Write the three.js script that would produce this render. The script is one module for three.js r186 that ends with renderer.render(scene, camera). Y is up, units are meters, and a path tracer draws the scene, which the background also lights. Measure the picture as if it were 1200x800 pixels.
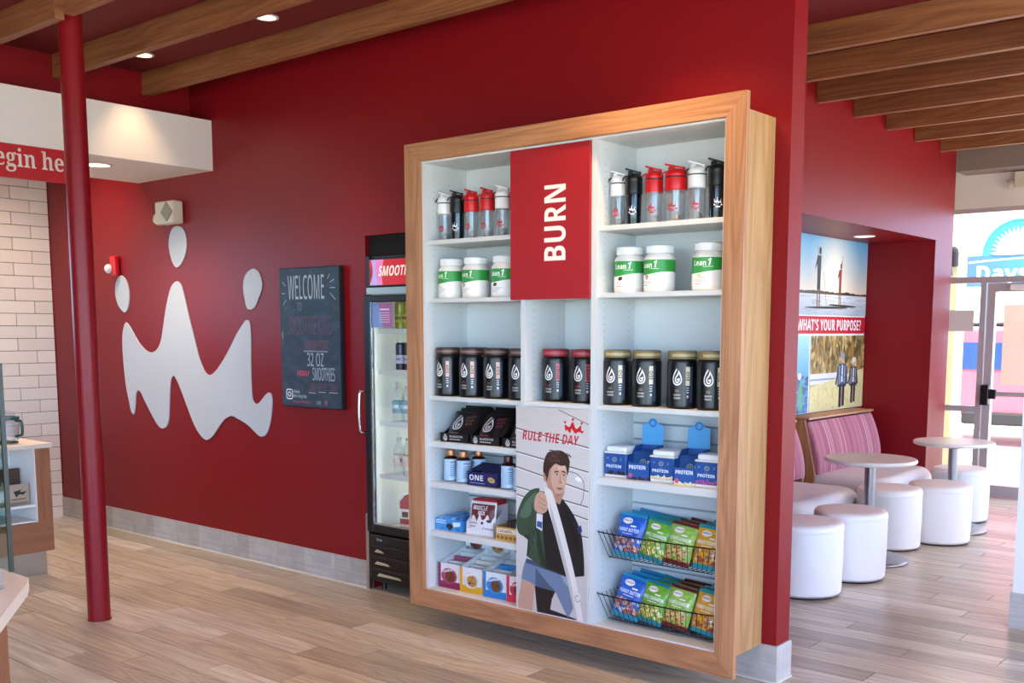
import * as THREE from 'three';
import { Sky } from 'three/addons/objects/Sky.js';
import { RoundedBoxGeometry } from 'three/addons/geometries/RoundedBoxGeometry.js';
import { mergeGeometries } from 'three/addons/utils/BufferGeometryUtils.js';
import { RectAreaLightUniformsLib } from 'three/addons/lights/RectAreaLightUniformsLib.js';

// ------------------------------------------------------------------ camera, sky, sun, exposure
const scene = new THREE.Scene();
const camera = new THREE.PerspectiveCamera(2 * Math.atan(533.35 / 1217.3) * 180 / Math.PI, 1260 / 1066.7, 0.05, 300);
camera.setViewOffset(1259.94, 1066.7, 0, 0, 1200, 800);          // a tall picture cropped to its middle: the lens axis lies below the frame's centre
camera.position.set(2.0196, 1.55, 4.1193);
camera.rotation.set(-0.118907, 0.688154, 0.001738, 'YXZ');
const sky = new Sky();
sky.scale.setScalar(450);
const SUN = new THREE.Vector3(0.35, 0.88, 0.42).normalize();
sky.material.uniforms.turbidity.value = 9; sky.material.uniforms.rayleigh.value = 0.75;
sky.material.uniforms.mieCoefficient.value = 0.005; sky.material.uniforms.mieDirectionalG.value = 0.7;
sky.material.uniforms.sunPosition.value.copy(SUN);
sky.material.uniforms.cloudCoverage.value = 1.0; sky.material.uniforms.cloudDensity.value = 1.0; sky.material.uniforms.cloudElevation.value = 0.5;
scene.add(sky);
scene.backgroundIntensity = scene.environmentIntensity = 1.0;
const sun = new THREE.DirectionalLight(0xf6ecc4, 11);
sun.position.copy(SUN).multiplyScalar(40); sun.castShadow = true; sun.shadow.mapSize.set(2048, 2048);
Object.assign(sun.shadow.camera, { left: -14, right: 14, top: 14, bottom: -14, near: 1, far: 90 });
scene.add(sun, sun.target);
RectAreaLightUniformsLib.init();
const renderer = new THREE.WebGLRenderer({ antialias: true });
renderer.toneMapping = THREE.LinearToneMapping;
renderer.toneMappingExposure = 1.5;
renderer.shadowMap.enabled = true;
const LAMP = 0.6;                                                    // all interior lamps together

// ------------------------------------------------------------------ helpers
let seed = 7;
const rnd = () => { seed |= 0; seed = seed + 0x6D2B79F5 | 0; let t = Math.imul(seed ^ seed >>> 15, 1 | seed); t = t + Math.imul(t ^ t >>> 7, 61 | t) ^ t; return ((t ^ t >>> 14) >>> 0) / 4294967296; };
const rr = (a, b) => a + (b - a) * rnd();
const names = {};
function numbered(n) { names[n] = (names[n] ?? -1) + 1; return names[n] ? n + '_' + String(names[n]).padStart(3, '0') : n; }
function info(o, label, category, group, kind) {
  if (label) o.userData.label = label;
  if (category) o.userData.category = category;
  if (group) o.userData.group = group;
  if (kind) o.userData.kind = kind;
  return o;
}
function thing(name, label, category, pos = [0, 0, 0], turn = 0, group) {
  const o = new THREE.Group(); o.name = numbered(name); o.position.set(...pos); o.rotation.y = turn;
  scene.add(o); return info(o, label, category, group);
}
function mesh(name, geo, mat, parent, label) {
  if (Array.isArray(geo)) geo = merge(geo);
  const m = new THREE.Mesh(geo, mat); m.name = parent ? name : numbered(name); m.castShadow = m.receiveShadow = true;
  (parent ?? scene).add(m); if (label) m.userData.label = label; return m;
}
// a part whose geometry is given in world coordinates, under an unturned thing
function wpart(t, name, geo, mat, label) {
  if (Array.isArray(geo)) geo = merge(geo);
  let p = t; const off = new THREE.Vector3(); while (p && p !== scene) { off.add(p.position); p = p.parent; }
  return mesh(name, geo.translate(-off.x, -off.y, -off.z), mat, t, label);
}
function struct(name, geo, mat) { return info(mesh(name, geo, mat), null, null, null, 'structure'); }
function copy(o, pos, turn, label, group) {
  const c = o.clone(); c.name = numbered(o.name.replace(/_\d{3}$/, '')); scene.add(c);
  if (pos) c.position.set(...pos); if (turn !== undefined) c.rotation.y = turn;
  c.userData = { ...o.userData }; if (label) c.userData.label = label; if (group) c.userData.group = group;
  return c;
}
function merge(list) {
  const gs = list.map(g => { const n = g.index ? g.toNonIndexed() : g; for (const k of Object.keys(n.attributes)) if (!['position', 'normal', 'uv'].includes(k)) n.deleteAttribute(k); return n; });
  return gs.length === 1 ? gs[0] : mergeGeometries(gs);
}
// box between two corners in metres, uv in metres; along = axis that the texture's u follows
function bx(x0, x1, y0, y1, z0, z1, along, r) {
  const w = Math.abs(x1 - x0), h = Math.abs(y1 - y0), d = Math.abs(z1 - z0);
  const g = r ? new RoundedBoxGeometry(w, h, d, 2, r) : new THREE.BoxGeometry(w, h, d);
  g.translate((x0 + x1) / 2, (y0 + y1) / 2, (z0 + z1) / 2);
  return uvm(g, along ?? (w >= h && w >= d ? 'x' : h >= d ? 'y' : 'z'));
}
function uvm(g, along = 'x', off = [0, 0]) {
  if (g.index) g = g.toNonIndexed();
  const p = g.attributes.position, n = g.attributes.normal, uv = new Float32Array(p.count * 2);
  for (let i = 0; i < p.count; i++) {
    const P = { x: p.getX(i), y: p.getY(i), z: p.getZ(i) }, N = { x: Math.abs(n.getX(i)), y: Math.abs(n.getY(i)), z: Math.abs(n.getZ(i)) };
    const dom = N.x > N.y && N.x > N.z ? 'x' : N.y > N.z ? 'y' : 'z';
    let [a, b] = { x: ['z', 'y'], y: ['x', 'z'], z: ['x', 'y'] }[dom];
    if (b === along) [a, b] = [b, a];
    uv[2 * i] = P[a] + off[0]; uv[2 * i + 1] = P[b] + off[1] + (dom === 'x' ? 0.37 : dom === 'y' ? 0.71 : 0);
  }
  g.setAttribute('uv', new THREE.BufferAttribute(uv, 2)); return g;
}
const cyl = (r0, r1, h, x, y, z, n = 24, open = false) => new THREE.CylinderGeometry(r0, r1, h, n, 1, open).translate(x, y + h / 2, z);
const lathe = (pts, n = 32) => new THREE.LatheGeometry(pts.map(([r, y]) => new THREE.Vector2(r, y)), n);
function rodGeo(a, b, r, n = 6) {
  const A = new THREE.Vector3(...a), B = new THREE.Vector3(...b), L = A.distanceTo(B);
  const g = new THREE.CylinderGeometry(r, r, L, n, 1); g.translate(0, L / 2, 0);
  g.applyQuaternion(new THREE.Quaternion().setFromUnitVectors(new THREE.Vector3(0, 1, 0), B.clone().sub(A).normalize()));
  return g.translate(A.x, A.y, A.z);
}
function tube(pts, r, n = 24, closed = false, rs = 6) {
  return new THREE.TubeGeometry(new THREE.CatmullRomCurve3(pts.map(p => new THREE.Vector3(...p)), closed, 'catmullrom', 0.3), n, r, rs, closed);
}
function shapeOf(pts) { const s = new THREE.Shape(); pts.forEach(([x, y], i) => i ? s.lineTo(x, y) : s.moveTo(x, y)); s.closePath(); return s; }
const extr = (pts, d, bevel = 0) => new THREE.ExtrudeGeometry(Array.isArray(pts) ? shapeOf(pts) : pts, { depth: d, bevelEnabled: bevel > 0, bevelThickness: bevel, bevelSize: bevel, bevelOffset: -bevel, bevelSegments: 2, curveSegments: 12 });
// flat rectangle with a picture, facing +z, uv 0..1
const card = (w, h, d = 0.002) => { const g = new THREE.BoxGeometry(w, h, d); return g; };

// value noise
const PERM = new Uint8Array(512); { const p = [...Array(256).keys()]; for (let i = 255; i > 0; i--) { const j = Math.floor(rnd() * (i + 1)); [p[i], p[j]] = [p[j], p[i]]; } for (let i = 0; i < 512; i++) PERM[i] = p[i & 255]; }
function vn(x, y) {
  const xi = Math.floor(x), yi = Math.floor(y), fx = x - xi, fy = y - yi, u = fx * fx * (3 - 2 * fx), v = fy * fy * (3 - 2 * fy);
  const h = (a, b) => PERM[(PERM[a & 255] + b) & 255] / 255;
  return (h(xi, yi) * (1 - u) + h(xi + 1, yi) * u) * (1 - v) + (h(xi, yi + 1) * (1 - u) + h(xi + 1, yi + 1) * u) * v;
}
const fbm = (x, y, o = 4) => { let s = 0, a = 0.5, n = 0; for (let i = 0; i < o; i++) { s += a * vn(x, y); n += a; a *= 0.5; x = x * 2 + 17.3; y = y * 2 + 9.1; } return s / n; };
function dataTex(w, h, f, srgb = true) {
  const d = new Uint8Array(w * h * 4);
  for (let j = 0; j < h; j++) for (let i = 0; i < w; i++) { const c = f(i / w, j / h), k = (j * w + i) * 4; d[k] = c[0]; d[k + 1] = c[1]; d[k + 2] = c[2]; d[k + 3] = 255; }
  const t = new THREE.DataTexture(d, w, h); t.magFilter = THREE.LinearFilter; t.minFilter = THREE.LinearMipmapLinearFilter; t.generateMipmaps = true;
  t.wrapS = t.wrapT = THREE.MirroredRepeatWrapping; if (srgb) t.colorSpace = THREE.SRGBColorSpace; t.needsUpdate = true; return t;
}
// wood: u runs along the grain. size in metres covered by the picture
function woodTex(w, h, sizeU, sizeV, light, dark, { rings = 26, warp = 1.6, pores = 0.25, cathedral = 1, bias = 0.5 } = {}) {
  const t = dataTex(w, h, (u, v) => {
    const x = u * sizeU, y = v * sizeV;
    const wv = fbm(x * 0.9, y * 5, 3) * warp + cathedral * 0.6 * Math.pow(Math.abs(((y * 5.3 + fbm(x * 0.5, y * 3 + 40, 2) * 1.2) % 1) - 0.5) * 2, 2) * fbm(x * 1.3 + 9, y * 2, 2);
    let r = (y * rings * 0.35 + wv * 3.2) % 1; r = r < 0 ? r + 1 : r; r = Math.pow(1 - Math.abs(2 * r - 1), 1.4);
    const streak = fbm(x * 3.5, y * 190, 3), fine = vn(x * 14, y * 700), blot = fbm(x * 1.1 + 5, y * 3.5 + 8, 3);
    let k = bias * 0.62 + 0.36 * (r - 0.4) + (streak - 0.5) * 0.7 + (blot - 0.5) * 0.45; if (fine > 0.8) k += pores * (fine - 0.8) * 4 * streak;
    k = Math.min(1, Math.max(0, k));
    return [0, 1, 2].map(c => light[c] + (dark[c] - light[c]) * k);
  });
  t.repeat.set(1 / sizeU, 1 / sizeV); return t;
}
function canvasTex(w, h, draw) {
  const c = document.createElement('canvas'); c.width = w; c.height = h; const g = c.getContext('2d'); draw(g, w, h);
  const t = new THREE.CanvasTexture(c); t.colorSpace = THREE.SRGBColorSpace; t.anisotropy = 8; return t;
}
const std = (color, roughness = 0.6, o = {}) => new THREE.MeshStandardMaterial({ color, roughness, ...o });
const printed = (tex, roughness = 0.5, o = {}) => new THREE.MeshStandardMaterial({ map: tex, roughness, ...o });

// ------------------------------------------------------------------ materials
const paintBump = dataTex(256, 256, (u, v) => { const k = 255 * fbm(u * 60, v * 60, 2); return [k, k, k]; }, false); paintBump.repeat.set(2.2, 2.2);
const M = {
  red: new THREE.MeshPhysicalMaterial({ color: 0x800f17, roughness: 0.4, bumpMap: paintBump, bumpScale: 0.0004, specularIntensity: 0.56 }),
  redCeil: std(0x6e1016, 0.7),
  redPole: new THREE.MeshPhysicalMaterial({ color: 0x7e0f19, roughness: 0.34, specularIntensity: 0.6 }),
  white: std(0xe6e2dc, 0.6), pale: std(0xd8d3ca, 0.75), plasticWhite: std(0xf0f0ee, 0.32), shelfWhite: std(0xd4d8d6, 0.42), groove: std(0x9aa09f, 0.6),
  black: std(0x0b0b0c, 0.35), blackMatt: std(0x101010, 0.7), blackPlastic: std(0x070708, 0.36), chrome: std(0xc9cbd0, 0.22, { metalness: 1 }), steel: std(0x9a9a9c, 0.32, { metalness: 0.9 }), brushed: std(0xb3aca2, 0.35, { metalness: 0.85 }),
  alu: std(0xb0a6a4, 0.4, { metalness: 0.1 }), taupe: std(0x85786f, 0.7), vinyl: std(0xe8e2dc, 0.42), vinylGrey: std(0xd3d3d4, 0.4),
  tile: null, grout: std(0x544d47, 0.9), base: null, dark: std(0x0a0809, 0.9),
  glass: new THREE.MeshPhysicalMaterial({ color: 0xffffff, roughness: 0.02, transmission: 1, thickness: 0, ior: 1.5 }),
  glassGreen: new THREE.MeshPhysicalMaterial({ color: 0xdfeee8, roughness: 0.02, transmission: 1, thickness: 0, ior: 1.5 }),
  clear: new THREE.MeshPhysicalMaterial({ color: 0xf2f4f6, roughness: 0.06, transmission: 0.93, thickness: 0, ior: 1.45 }),
  smoke: new THREE.MeshPhysicalMaterial({ color: 0x1c2026, roughness: 0.08, transmission: 0.6, thickness: 0 }),
  wire: std(0x0c0c0d, 0.4, { metalness: 0.4 }), redPlastic: std(0xd01218, 0.3), whiteVinyl: std(0xbcc3c9, 0.5),
};
const oakTex = woodTex(1024, 512, 2.0, 0.8, [194, 141, 99], [136, 89, 57], { rings: 30, cathedral: 1.2 });
const oakSideTex = woodTex(1024, 512, 2.4, 0.8, [190, 150, 100], [146, 103, 60], { rings: 22, cathedral: 1.6 });
const beamTex = woodTex(1024, 512, 3.2, 0.9, [158, 104, 64], [98, 60, 36], { rings: 30, cathedral: 1.8, pores: 0.4 });
const cabTex = woodTex(512, 256, 1.2, 0.6, [160, 104, 70], [128, 78, 50], { rings: 14, cathedral: 0.6 });
M.left = std(0x4c4039, 0.8); M.oak = std(0xffffff, 0.45, { map: oakTex }); M.oakSide = std(0xffffff, 0.5, { map: oakSideTex });
M.beam = std(0xffffff, 0.5, { map: beamTex }); M.cab = std(0xffffff, 0.5, { map: cabTex });
// ------------------------------------------------------------------ the setting
const H1 = 3.215, H2 = 3.27, XW = -6.53, XR = -1.2, XB = -1.82, ZF = 6.6, ZB = -6.1, XE = 3.5, TH = 0.125;
// floor: wood-look tile planks, laid along x
{
  const tex = woodTex(2048, 1024, 7.2, 2.4, [222, 212, 195], [144, 132, 117], { rings: 12, warp: 1.8, pores: 0.2, cathedral: 1.4, bias: 0.42 });
  const tones = [0xffffff, 0xf0ede6, 0xe0dbd2, 0xf6f1e4, 0xeae4da, 0xd2ccc2].map(c => std(c, 0.29, { map: tex, bumpMap: tex, bumpScale: 0.0008 }));
  const floor = new THREE.Group(); floor.name = 'floor'; floor.userData.kind = 'structure'; scene.add(floor);
  mesh('subfloor', bx(XW - 0.2, XE + 0.2, -0.02, -0.0035, ZB - 0.12, ZF + 0.2), M.grout, floor);
  const L = 1.2, W = 0.152, gap = 0.0048;
  const variants = [...Array(18)].map((_, i) => {
    const g = new THREE.BoxGeometry(L - gap, 0.012, W - gap).translate(0, -0.006, 0); return uvm(g, 'x', [0.6 + (i % 6) * 1.2, 0.076 + Math.floor(i / 6) * 0.7 + (i % 6) * 0.11]);
  });
  camera.updateMatrixWorld(true); camera.updateProjectionMatrix();
  const list = [], v = new THREE.Vector3();
  const rows = Math.ceil((ZF - ZB) / W);
  for (let r = 0; r < rows; r++) {
    const z = ZB - 0.1 + (r + 0.5) * W, off = (r * 2 % 3) * 0.4 + (r % 5 === 2 ? 0.13 : 0) + 0.42;
    for (let x = XW - L + ((off % L) + L) % L; x < XE + 0.2; x += L) {
      const cx = x + L / 2; let size = 0, inside = 0;
      for (let a = -2; a <= 2; a++) { v.set(cx + a * L / 4.2, 0, z); const d = v.distanceTo(camera.position); v.project(camera); if (v.z < 1 && Math.abs(v.x) < 1 && v.y > -1 && v.y < 1) { inside++; size += 1 / (d * d); } }
      const behind = z < -0.15 && cx < -1.3;                       // behind the red wall
      list.push({ cx, z, size: inside && !behind ? size : 0 });
    }
  }
  list.sort((a, b) => b.size - a.size);
  const rest = [];
  list.forEach((p, i) => {
    const g = variants[Math.floor(rnd() * variants.length)];
    const x0 = Math.max(p.cx - L / 2, XW - 0.1), x1 = Math.min(p.cx + L / 2, XE + 0.15);
    if (x1 - x0 < 0.05) return;
    if (i < 296 && p.size > 0) { const m = mesh('plank', g, tones[Math.floor(rnd() * tones.length)], floor); m.position.set(p.cx, 0, p.z); if (p.cx - L / 2 < XW - 0.1) { m.scale.x = (x1 - x0) / L; m.position.x = (x0 + x1) / 2; } }
    else { const q = g.clone(); q.scale((x1 - x0) / L, 1, 1); q.translate((x0 + x1) / 2, 0, p.z); rest.push(q); }
  });
  mesh('planks_beyond', rest, tones[1], floor).userData.kind = 'stuff';
}
// wall with rectangular openings: plane 'x' (runs along z) or 'z' (runs along x)
function wallGeo(plane, at0, at1, u0, u1, v0, v1, holes) {
  const us = [u0, u1]; for (const h of holes) us.push(h[0], h[1]); us.sort((a, b) => a - b);
  const out = [], put = (a, b, c, d) => { if (b - a > 1e-4 && d - c > 1e-4) out.push(plane === 'z' ? bx(a, b, c, d, at0, at1) : bx(at0, at1, c, d, a, b)); };
  for (let i = 0; i + 1 < us.length; i++) {
    const a = us[i], b = us[i + 1], m = (a + b) / 2; if (b - a < 1e-4) continue;
    const hs = holes.filter(h => m > h[0] && m < h[1]).sort((p, q) => p[2] - q[2]); let y = v0;
    for (const h of hs) { put(a, b, y, h[2]); y = h[3]; } put(a, b, y, v1);
  }
  return out;
}
// red wall with the cooler alcove
struct('wall_red', [...wallGeo('z', -TH, 0, XW - 0.15, 0, 0, H1 + 0.08, [[-2.672, -1.93, 0, 2.1]])], M.red);
struct('wall_alcove_shade', [bx(-2.79, -2.69, 0, 2.2, -0.95, -TH), bx(-1.93, -1.83, 0, 2.2, -0.95, -TH), bx(-2.79, -1.83, 0, 2.2, -1.05, -0.95), bx(-2.69, -1.93, 2.1, 2.2, -0.95, -TH), bx(-2.672, -1.93, 1.985, 2.0995, -0.2, -0.03)], M.dark);  // near-black colour and the board above the cooler stand in for shade
// recess wall in the seating area
struct('wall_recess', [bx(XB - 0.1, XR, 0, H2 + 0.06, -1.7, -TH), bx(XB - 0.1, XR, 0, H2 + 0.06, -5.79, -5.336), bx(XB - 0.1, XR, 2.357, H2 + 0.06, -5.336, -1.7), bx(XB - 0.1, XB, 0, 2.357, -5.336, -1.7)], M.red);
// ceilings and roof
struct('ceiling', [bx(XW - 0.2, XE + 0.2, H1, H1 + 0.3, -0.05, ZF + 0.2), bx(XB - 0.2, XE + 0.2, H2, H1 + 0.3, ZB - 0.2, -0.05), bx(XW - 0.2, XB - 0.2, H1 + 0.0, H1 + 0.3, ZB - 0.2, -0.05)], M.redCeil);
// end wall above the bulkhead, and the bulkhead itself
struct('wall_above_bulkhead', bx(-4.6, -4.43, 2.9, H1, 0, ZF), M.red);
struct('trim_bulkhead', bx(-5.12, -4.18, 2.61, 2.935, 0, 4.6), M.white);
// outer walls
struct('wall_left', wallGeo('x', XW - 0.22, XW, -0.1, ZF, 0, H1, [[1.0, 3.3, 1.45, 2.45]]), M.left);
struct('wall_front', wallGeo('z', ZF, ZF + 0.2, XW - 0.2, XE + 0.2, 0, H1, [[-2.4, -0.5, 0.7, 2.3], [-0.1, 1.6, 0.05, 2.75], [1.8, 3.3, 0.35, 2.75]]), M.pale);
struct('wall_right', wallGeo('x', XE, XE + 0.2, ZB, ZF + 0.2, 0, H2, [[-5.7, -2.2, 0.35, 2.7], [-1.0, 2.2, 0.35, 2.7], [2.6, 6.2, 0.35, 2.7]]), M.pale);
struct('wall_window', wallGeo('z', ZB - 0.1, ZB + 0.02, XB - 0.1, XE + 0.2, 0, H2, [[-1.42, 3.3, 0, 2.69]]), M.pale);
struct('trim_header', bx(XR, XE, 2.995, H2, -5.78, ZB + 0.02), M.taupe);
struct('wall_stub', bx(0.557, 1.3, 0, H2, -1.75, -1.6), M.white);
// window and door frames of the far wall
{
  const f = new THREE.Group(); f.name = 'window_1'; f.userData.kind = 'structure'; scene.add(f);
  const z0 = ZB - 0.06, z1 = ZB + 0.01, fr = (a, b, c, d) => bx(a, b, c, d, z0, z1);
  for (const [a, b, c, d] of [[-1.42, 3.3, 2.005, 2.062], [-1.42, -1.36, 0, 2.69], [-1.42, 3.3, 2.65, 2.69], [-1.02, -0.972, 0, 2.005], [-1.36, -1.02, 0.8, 0.852], [-1.36, -1.02, 0, 0.08], [0.1, 0.15, 0, 2.65], [1.6, 1.65, 0, 2.65], [3.25, 3.3, 0, 2.65], [0.15, 3.3, 0, 0.08]]) mesh('frame', fr(a, b, c, d), M.alu, f);
  for (const [a, b, c, d] of [[-1.36, 0.1, 2.062, 2.65], [-1.36, -1.02, 0.852, 2.005], [-1.36, -1.02, 0.08, 0.8], [0.15, 1.6, 0.08, 2.65], [1.65, 3.25, 0.08, 2.65]]) mesh('pane', bx(a, b, c, d, ZB - 0.028, ZB - 0.022), M.glass, f);
  const d = new THREE.Group(); d.name = 'door_1'; d.userData.kind = 'structure'; scene.add(d);
  for (const [a, b, c, e] of [[-0.955, -0.885, 0.01, 2.0], [0.03, 0.1, 0.01, 2.0], [-0.885, 0.03, 1.92, 2.0], [-0.885, 0.03, 0.01, 0.115]]) mesh('stile', bx(a, b, c, e, z0, z1 + 0.005), M.alu, d);
  mesh('pane', bx(-0.885, 0.03, 0.115, 1.92, ZB - 0.03, ZB - 0.024), M.glass, d);
  mesh('push_bar', [bx(-0.9, 0.05, 0.955, 1.0, z1 + 0.03, z1 + 0.06, 'x', 0.01)], M.alu, d);
  mesh('latch', [bx(-0.965, -0.885, 0.87, 1.06, z1 + 0.005, z1 + 0.07, 'y', 0.012), bx(-0.89, -0.82, 0.93, 1.02, z1 + 0.005, z1 + 0.065, 'x', 0.01)], M.blackPlastic, d, 'black latch box of the push bar');
  mesh('closer', bx(-0.75, -0.5, 1.93, 1.985, z1, z1 + 0.05, 'x', 0.008), M.white, d, 'white door closer');
  for (const [n, holes, plane, at] of [['window_2', [[-2.4, -0.5, 0.7, 2.3], [-0.1, 1.6, 0.05, 2.75], [1.8, 3.3, 0.35, 2.75]], 'z', ZF + 0.08], ['window_3', [[-5.7, -2.2, 0.35, 2.7], [-1.0, 2.2, 0.35, 2.7], [2.6, 6.2, 0.35, 2.7]], 'x', XE + 0.08], ['window_4', [[1.0, 3.3, 1.45, 2.45]], 'x', XW - 0.12]]) {
    const g = []; for (const [a, b, c, e] of holes) for (const [p, q, r, s] of [[a, a + 0.05, c, e], [b - 0.05, b, c, e], [a, b, c, c + 0.05], [a, b, e - 0.05, e], [(a + b) / 2 - 0.025, (a + b) / 2 + 0.025, c, e]]) g.push(plane === 'z' ? bx(p, q, r, s, at, at + 0.05) : bx(at, at + 0.05, r, s, p, q));
    struct(n, g, M.alu);
  }
}
// tile base along the walls
{
  const t = dataTex(256, 128, (u, v) => { const k = fbm(u * 9, v * 3, 3), s = fbm(u * 3, v * 40, 2); const g = 188 + 34 * (k - 0.5) + 22 * (s - 0.5); return [g, g - 3, g - 9]; }); t.repeat.set(1.7, 3);
  M.base = std(0xffffff, 0.45, { map: t }); M.base2 = std(0xf0eeea, 0.45, { map: t });
  const b = new THREE.Group(); b.name = 'baseboard_red_wall'; b.userData.kind = 'structure'; scene.add(b);
  mesh('grout', [bx(XW, -2.7, 0, 0.166, 0, 0.006), bx(-1.92, 0.004, 0, 0.166, 0, 0.006), bx(0, 0.006, 0, 0.166, -TH, 0.006)], M.grout, b);
  const top = 0.168;
  for (let x = -2.7, i = 0; x > XW; x -= 0.3, i++) mesh('tile', bx(Math.max(x - 0.298, XW), x, 0, top, 0, 0.01), i % 2 ? M.base : M.base2, b);
  for (let x = 0.01, i = 0; x > -1.92; x -= 0.3, i++) mesh('tile', bx(Math.max(x - 0.298, -1.92), x, 0, top, 0, 0.01), i % 2 ? M.base : M.base2, b);
  mesh('tile', bx(0, 0.01, 0, top, -TH - 0.01, -0.001), M.base, b);
  mesh('bead', [bx(XW, -2.7, 0, 0.006, 0.01, 0.016), bx(-1.92, 0.016, 0, 0.006, 0.01, 0.016), bx(0.01, 0.016, 0, 0.006, -TH - 0.01, 0.016)], M.pale, b);
  const c = new THREE.Group(); c.name = 'baseboard_stub'; c.userData.kind = 'structure'; scene.add(c);
  for (let x = 0.547, i = 0; x < 1.3; x += 0.3, i++) mesh('tile', bx(x, Math.min(x + 0.298, 1.3), 0, 0.19, -1.6, -1.59), i % 2 ? M.base : M.base2, c);
  mesh('tile', bx(0.547, 0.557, 0, 0.19, -1.75, -1.591), M.base, c);
}
// subway tile wall
{
  const g = new THREE.Group(); g.name = 'wall_tiled'; g.userData.kind = 'structure'; scene.add(g);
  mesh('mortar', bx(XW, XW + 0.012, 0, 2.79, 0, 1.12), M.grout, g);
  const mats = [0xe9ddd3, 0xe4d8cf, 0xede2d8, 0xe7dcd4].map(c => std(c, 0.3));
  const whole = new RoundedBoxGeometry(0.012, 0.0955, 0.2955, 1, 0.003), half = new RoundedBoxGeometry(0.012, 0.0955, 0.1455, 1, 0.003);
  for (let r = 0; r < 28; r++) {
    const y = 0.05 + r * 0.0995 - 0.008; let z = 0; const cut = r % 2 === 1;
    while (z < 1.1) {
      const w = z === 0 && cut ? 0.15 : 0.3; const m = mesh('brick', w === 0.15 ? half : whole, mats[Math.floor(rnd() * 4)], g);
      m.position.set(XW + 0.015 + rr(0, 0.0015), y, z + w / 2 + 0.002); z += w;
    }
  }
}
// ceiling beams
{
  const mk = (x0, x1, y0, y1, z0, z1, label) => { const t = thing('ceiling_beam', label, 'beam', [(x0 + x1) / 2, y0, (z0 + z1) / 2]); wpart(t, 'timber', uvm(new RoundedBoxGeometry(x1 - x0, y1 - y0, z1 - z0, 2, 0.004).translate((x0 + x1) / 2, (y0 + y1) / 2, (z0 + z1) / 2), 'x', [rr(0, 9), rr(0, 5)]), M.beam); return t; };
  const left = ['first brown ceiling beam out from the red wall on the bulkhead side', 'second brown ceiling beam out from the red wall on the bulkhead side', 'brown ceiling beam in the top left corner, met by the red pole'];
  for (let i = 0; i < 10; i++) { const z = 0.298 + i * 0.586; const bm = mk(-4.43, i === 2 ? -3.19 : XE, 3.073, H1, z, z + 0.05, left[i] ?? 'brown ceiling beam above the shop floor, row ' + (i + 1) + ' from the red wall'); if (i === 2) wpart(bm, 'timber', bx(-3.1, XE, 3.073, H1, z, z + 0.05, 'x', 0.004), M.beam); }
  const right = ['brown ceiling beam nearest the window wall, topmost over the door', 'second brown ceiling beam out from the window wall', 'third brown ceiling beam out from the window wall', 'fourth brown ceiling beam out from the window wall', 'fifth ceiling beam out from the window wall, its end half behind the red wall', 'sixth ceiling beam from the window wall, mostly above the frame', 'seventh ceiling beam from the window wall, in the top right corner'];
  for (let i = 0; i < 7; i++) { const z = -5.36 + i * 0.628; mk(XR, XE, 3.117, H2, z - 0.022, z + 0.028, right[i]); }
}
// red steel pole
{
  const t = thing('steel_column', 'round glossy dark red steel pole standing free on the plank floor', 'pole', [-3.288, 0, 1.394]);
  mesh('shaft', new THREE.CylinderGeometry(0.058, 0.058, H1, 48).translate(0, H1 / 2, 0), M.redPole, t);
  mesh('collar', lathe([[0.058, 0.0], [0.062, 0.0], [0.062, 0.004], [0.058, 0.007]], 40), M.redPole, t);
}
// exterior
struct('ground', bx(-45, 45, -0.3, -0.02, -60, 45), std(0xd2cdbe, 0.9));
struct('exterior_pillar', [bx(-1.86, -1.5, -0.02, 3.6, -7.2, -6.9), bx(-1.9, -1.47, -0.02, 0.5, -7.23, -6.87)], std(0xd8d2a0, 0.8));
// ------------------------------------------------------------------ crown emblem on the red wall (metres, relative to x -4.5, y 1.5)
const CROWN = [
  [[-.87,.11],[-.92,.04],[-.935,-.06],[-.93,-.21],[-.91,-.37],[-.87,-.5],[-.85,-.56],[-.82,-.58],[-.8,-.55],[-.785,-.48],[-.77,-.42],[-.74,-.395],[-.7,-.41],[-.66,-.46],[-.57,-.56],[-.5,-.63],[-.45,-.66],[-.41,-.66],[-.365,-.64],[-.335,-.59],[-.32,-.49],[-.305,-.38],[-.285,-.3],[-.25,-.27],[-.21,-.3],[-.16,-.37],[-.08,-.5],[0,-.62],[.08,-.69],[.14,-.71],[.21,-.68],[.28,-.62],[.35,-.56],[.42,-.53],[.46,-.525],[.52,-.54],[.63,-.575],[.71,-.62],[.75,-.64],[.785,-.643],[.82,-.63],[.86,-.58],[.89,-.49],[.902,-.39],[.893,-.36],[.87,-.35],[.83,-.37],[.78,-.41],[.74,-.43],[.71,-.425],[.69,-.4],[.682,-.3],[.683,-.16],[.69,-.05],[.69,.06],[.68,.11],[.65,.12],[.62,.1],[.54,.03],[.46,-.06],[.37,-.15],[.27,-.23],[.2,-.255],[.15,-.235],[.09,-.15],[.04,-.02],[-.02,.14],[-.07,.29],[-.11,.37],[-.16,.395],[-.22,.37],[-.26,.32],[-.32,.19],[-.36,.07],[-.4,-.03],[-.46,-.09],[-.54,-.11],[-.62,-.09],[-.71,-.03],[-.8,.06]],
  [[-.13,.775],[-.19,.76],[-.23,.71],[-.243,.64],[-.225,.57],[-.19,.51],[-.15,.49],[-.1,.51],[-.05,.56],[-.02,.63],[-.03,.71],[-.07,.76]],
  [[-.91,.46],[-.97,.43],[-1,.38],[-1.003,.31],[-.97,.24],[-.92,.2],[-.88,.185],[-.84,.21],[-.81,.28],[-.81,.36],[-.84,.42]],
  [[.74,.45],[.68,.43],[.64,.39],[.627,.32],[.64,.26],[.66,.2],[.69,.188],[.74,.2],[.78,.25],[.82,.31],[.83,.36],[.81,.41],[.78,.44]],
];
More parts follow.
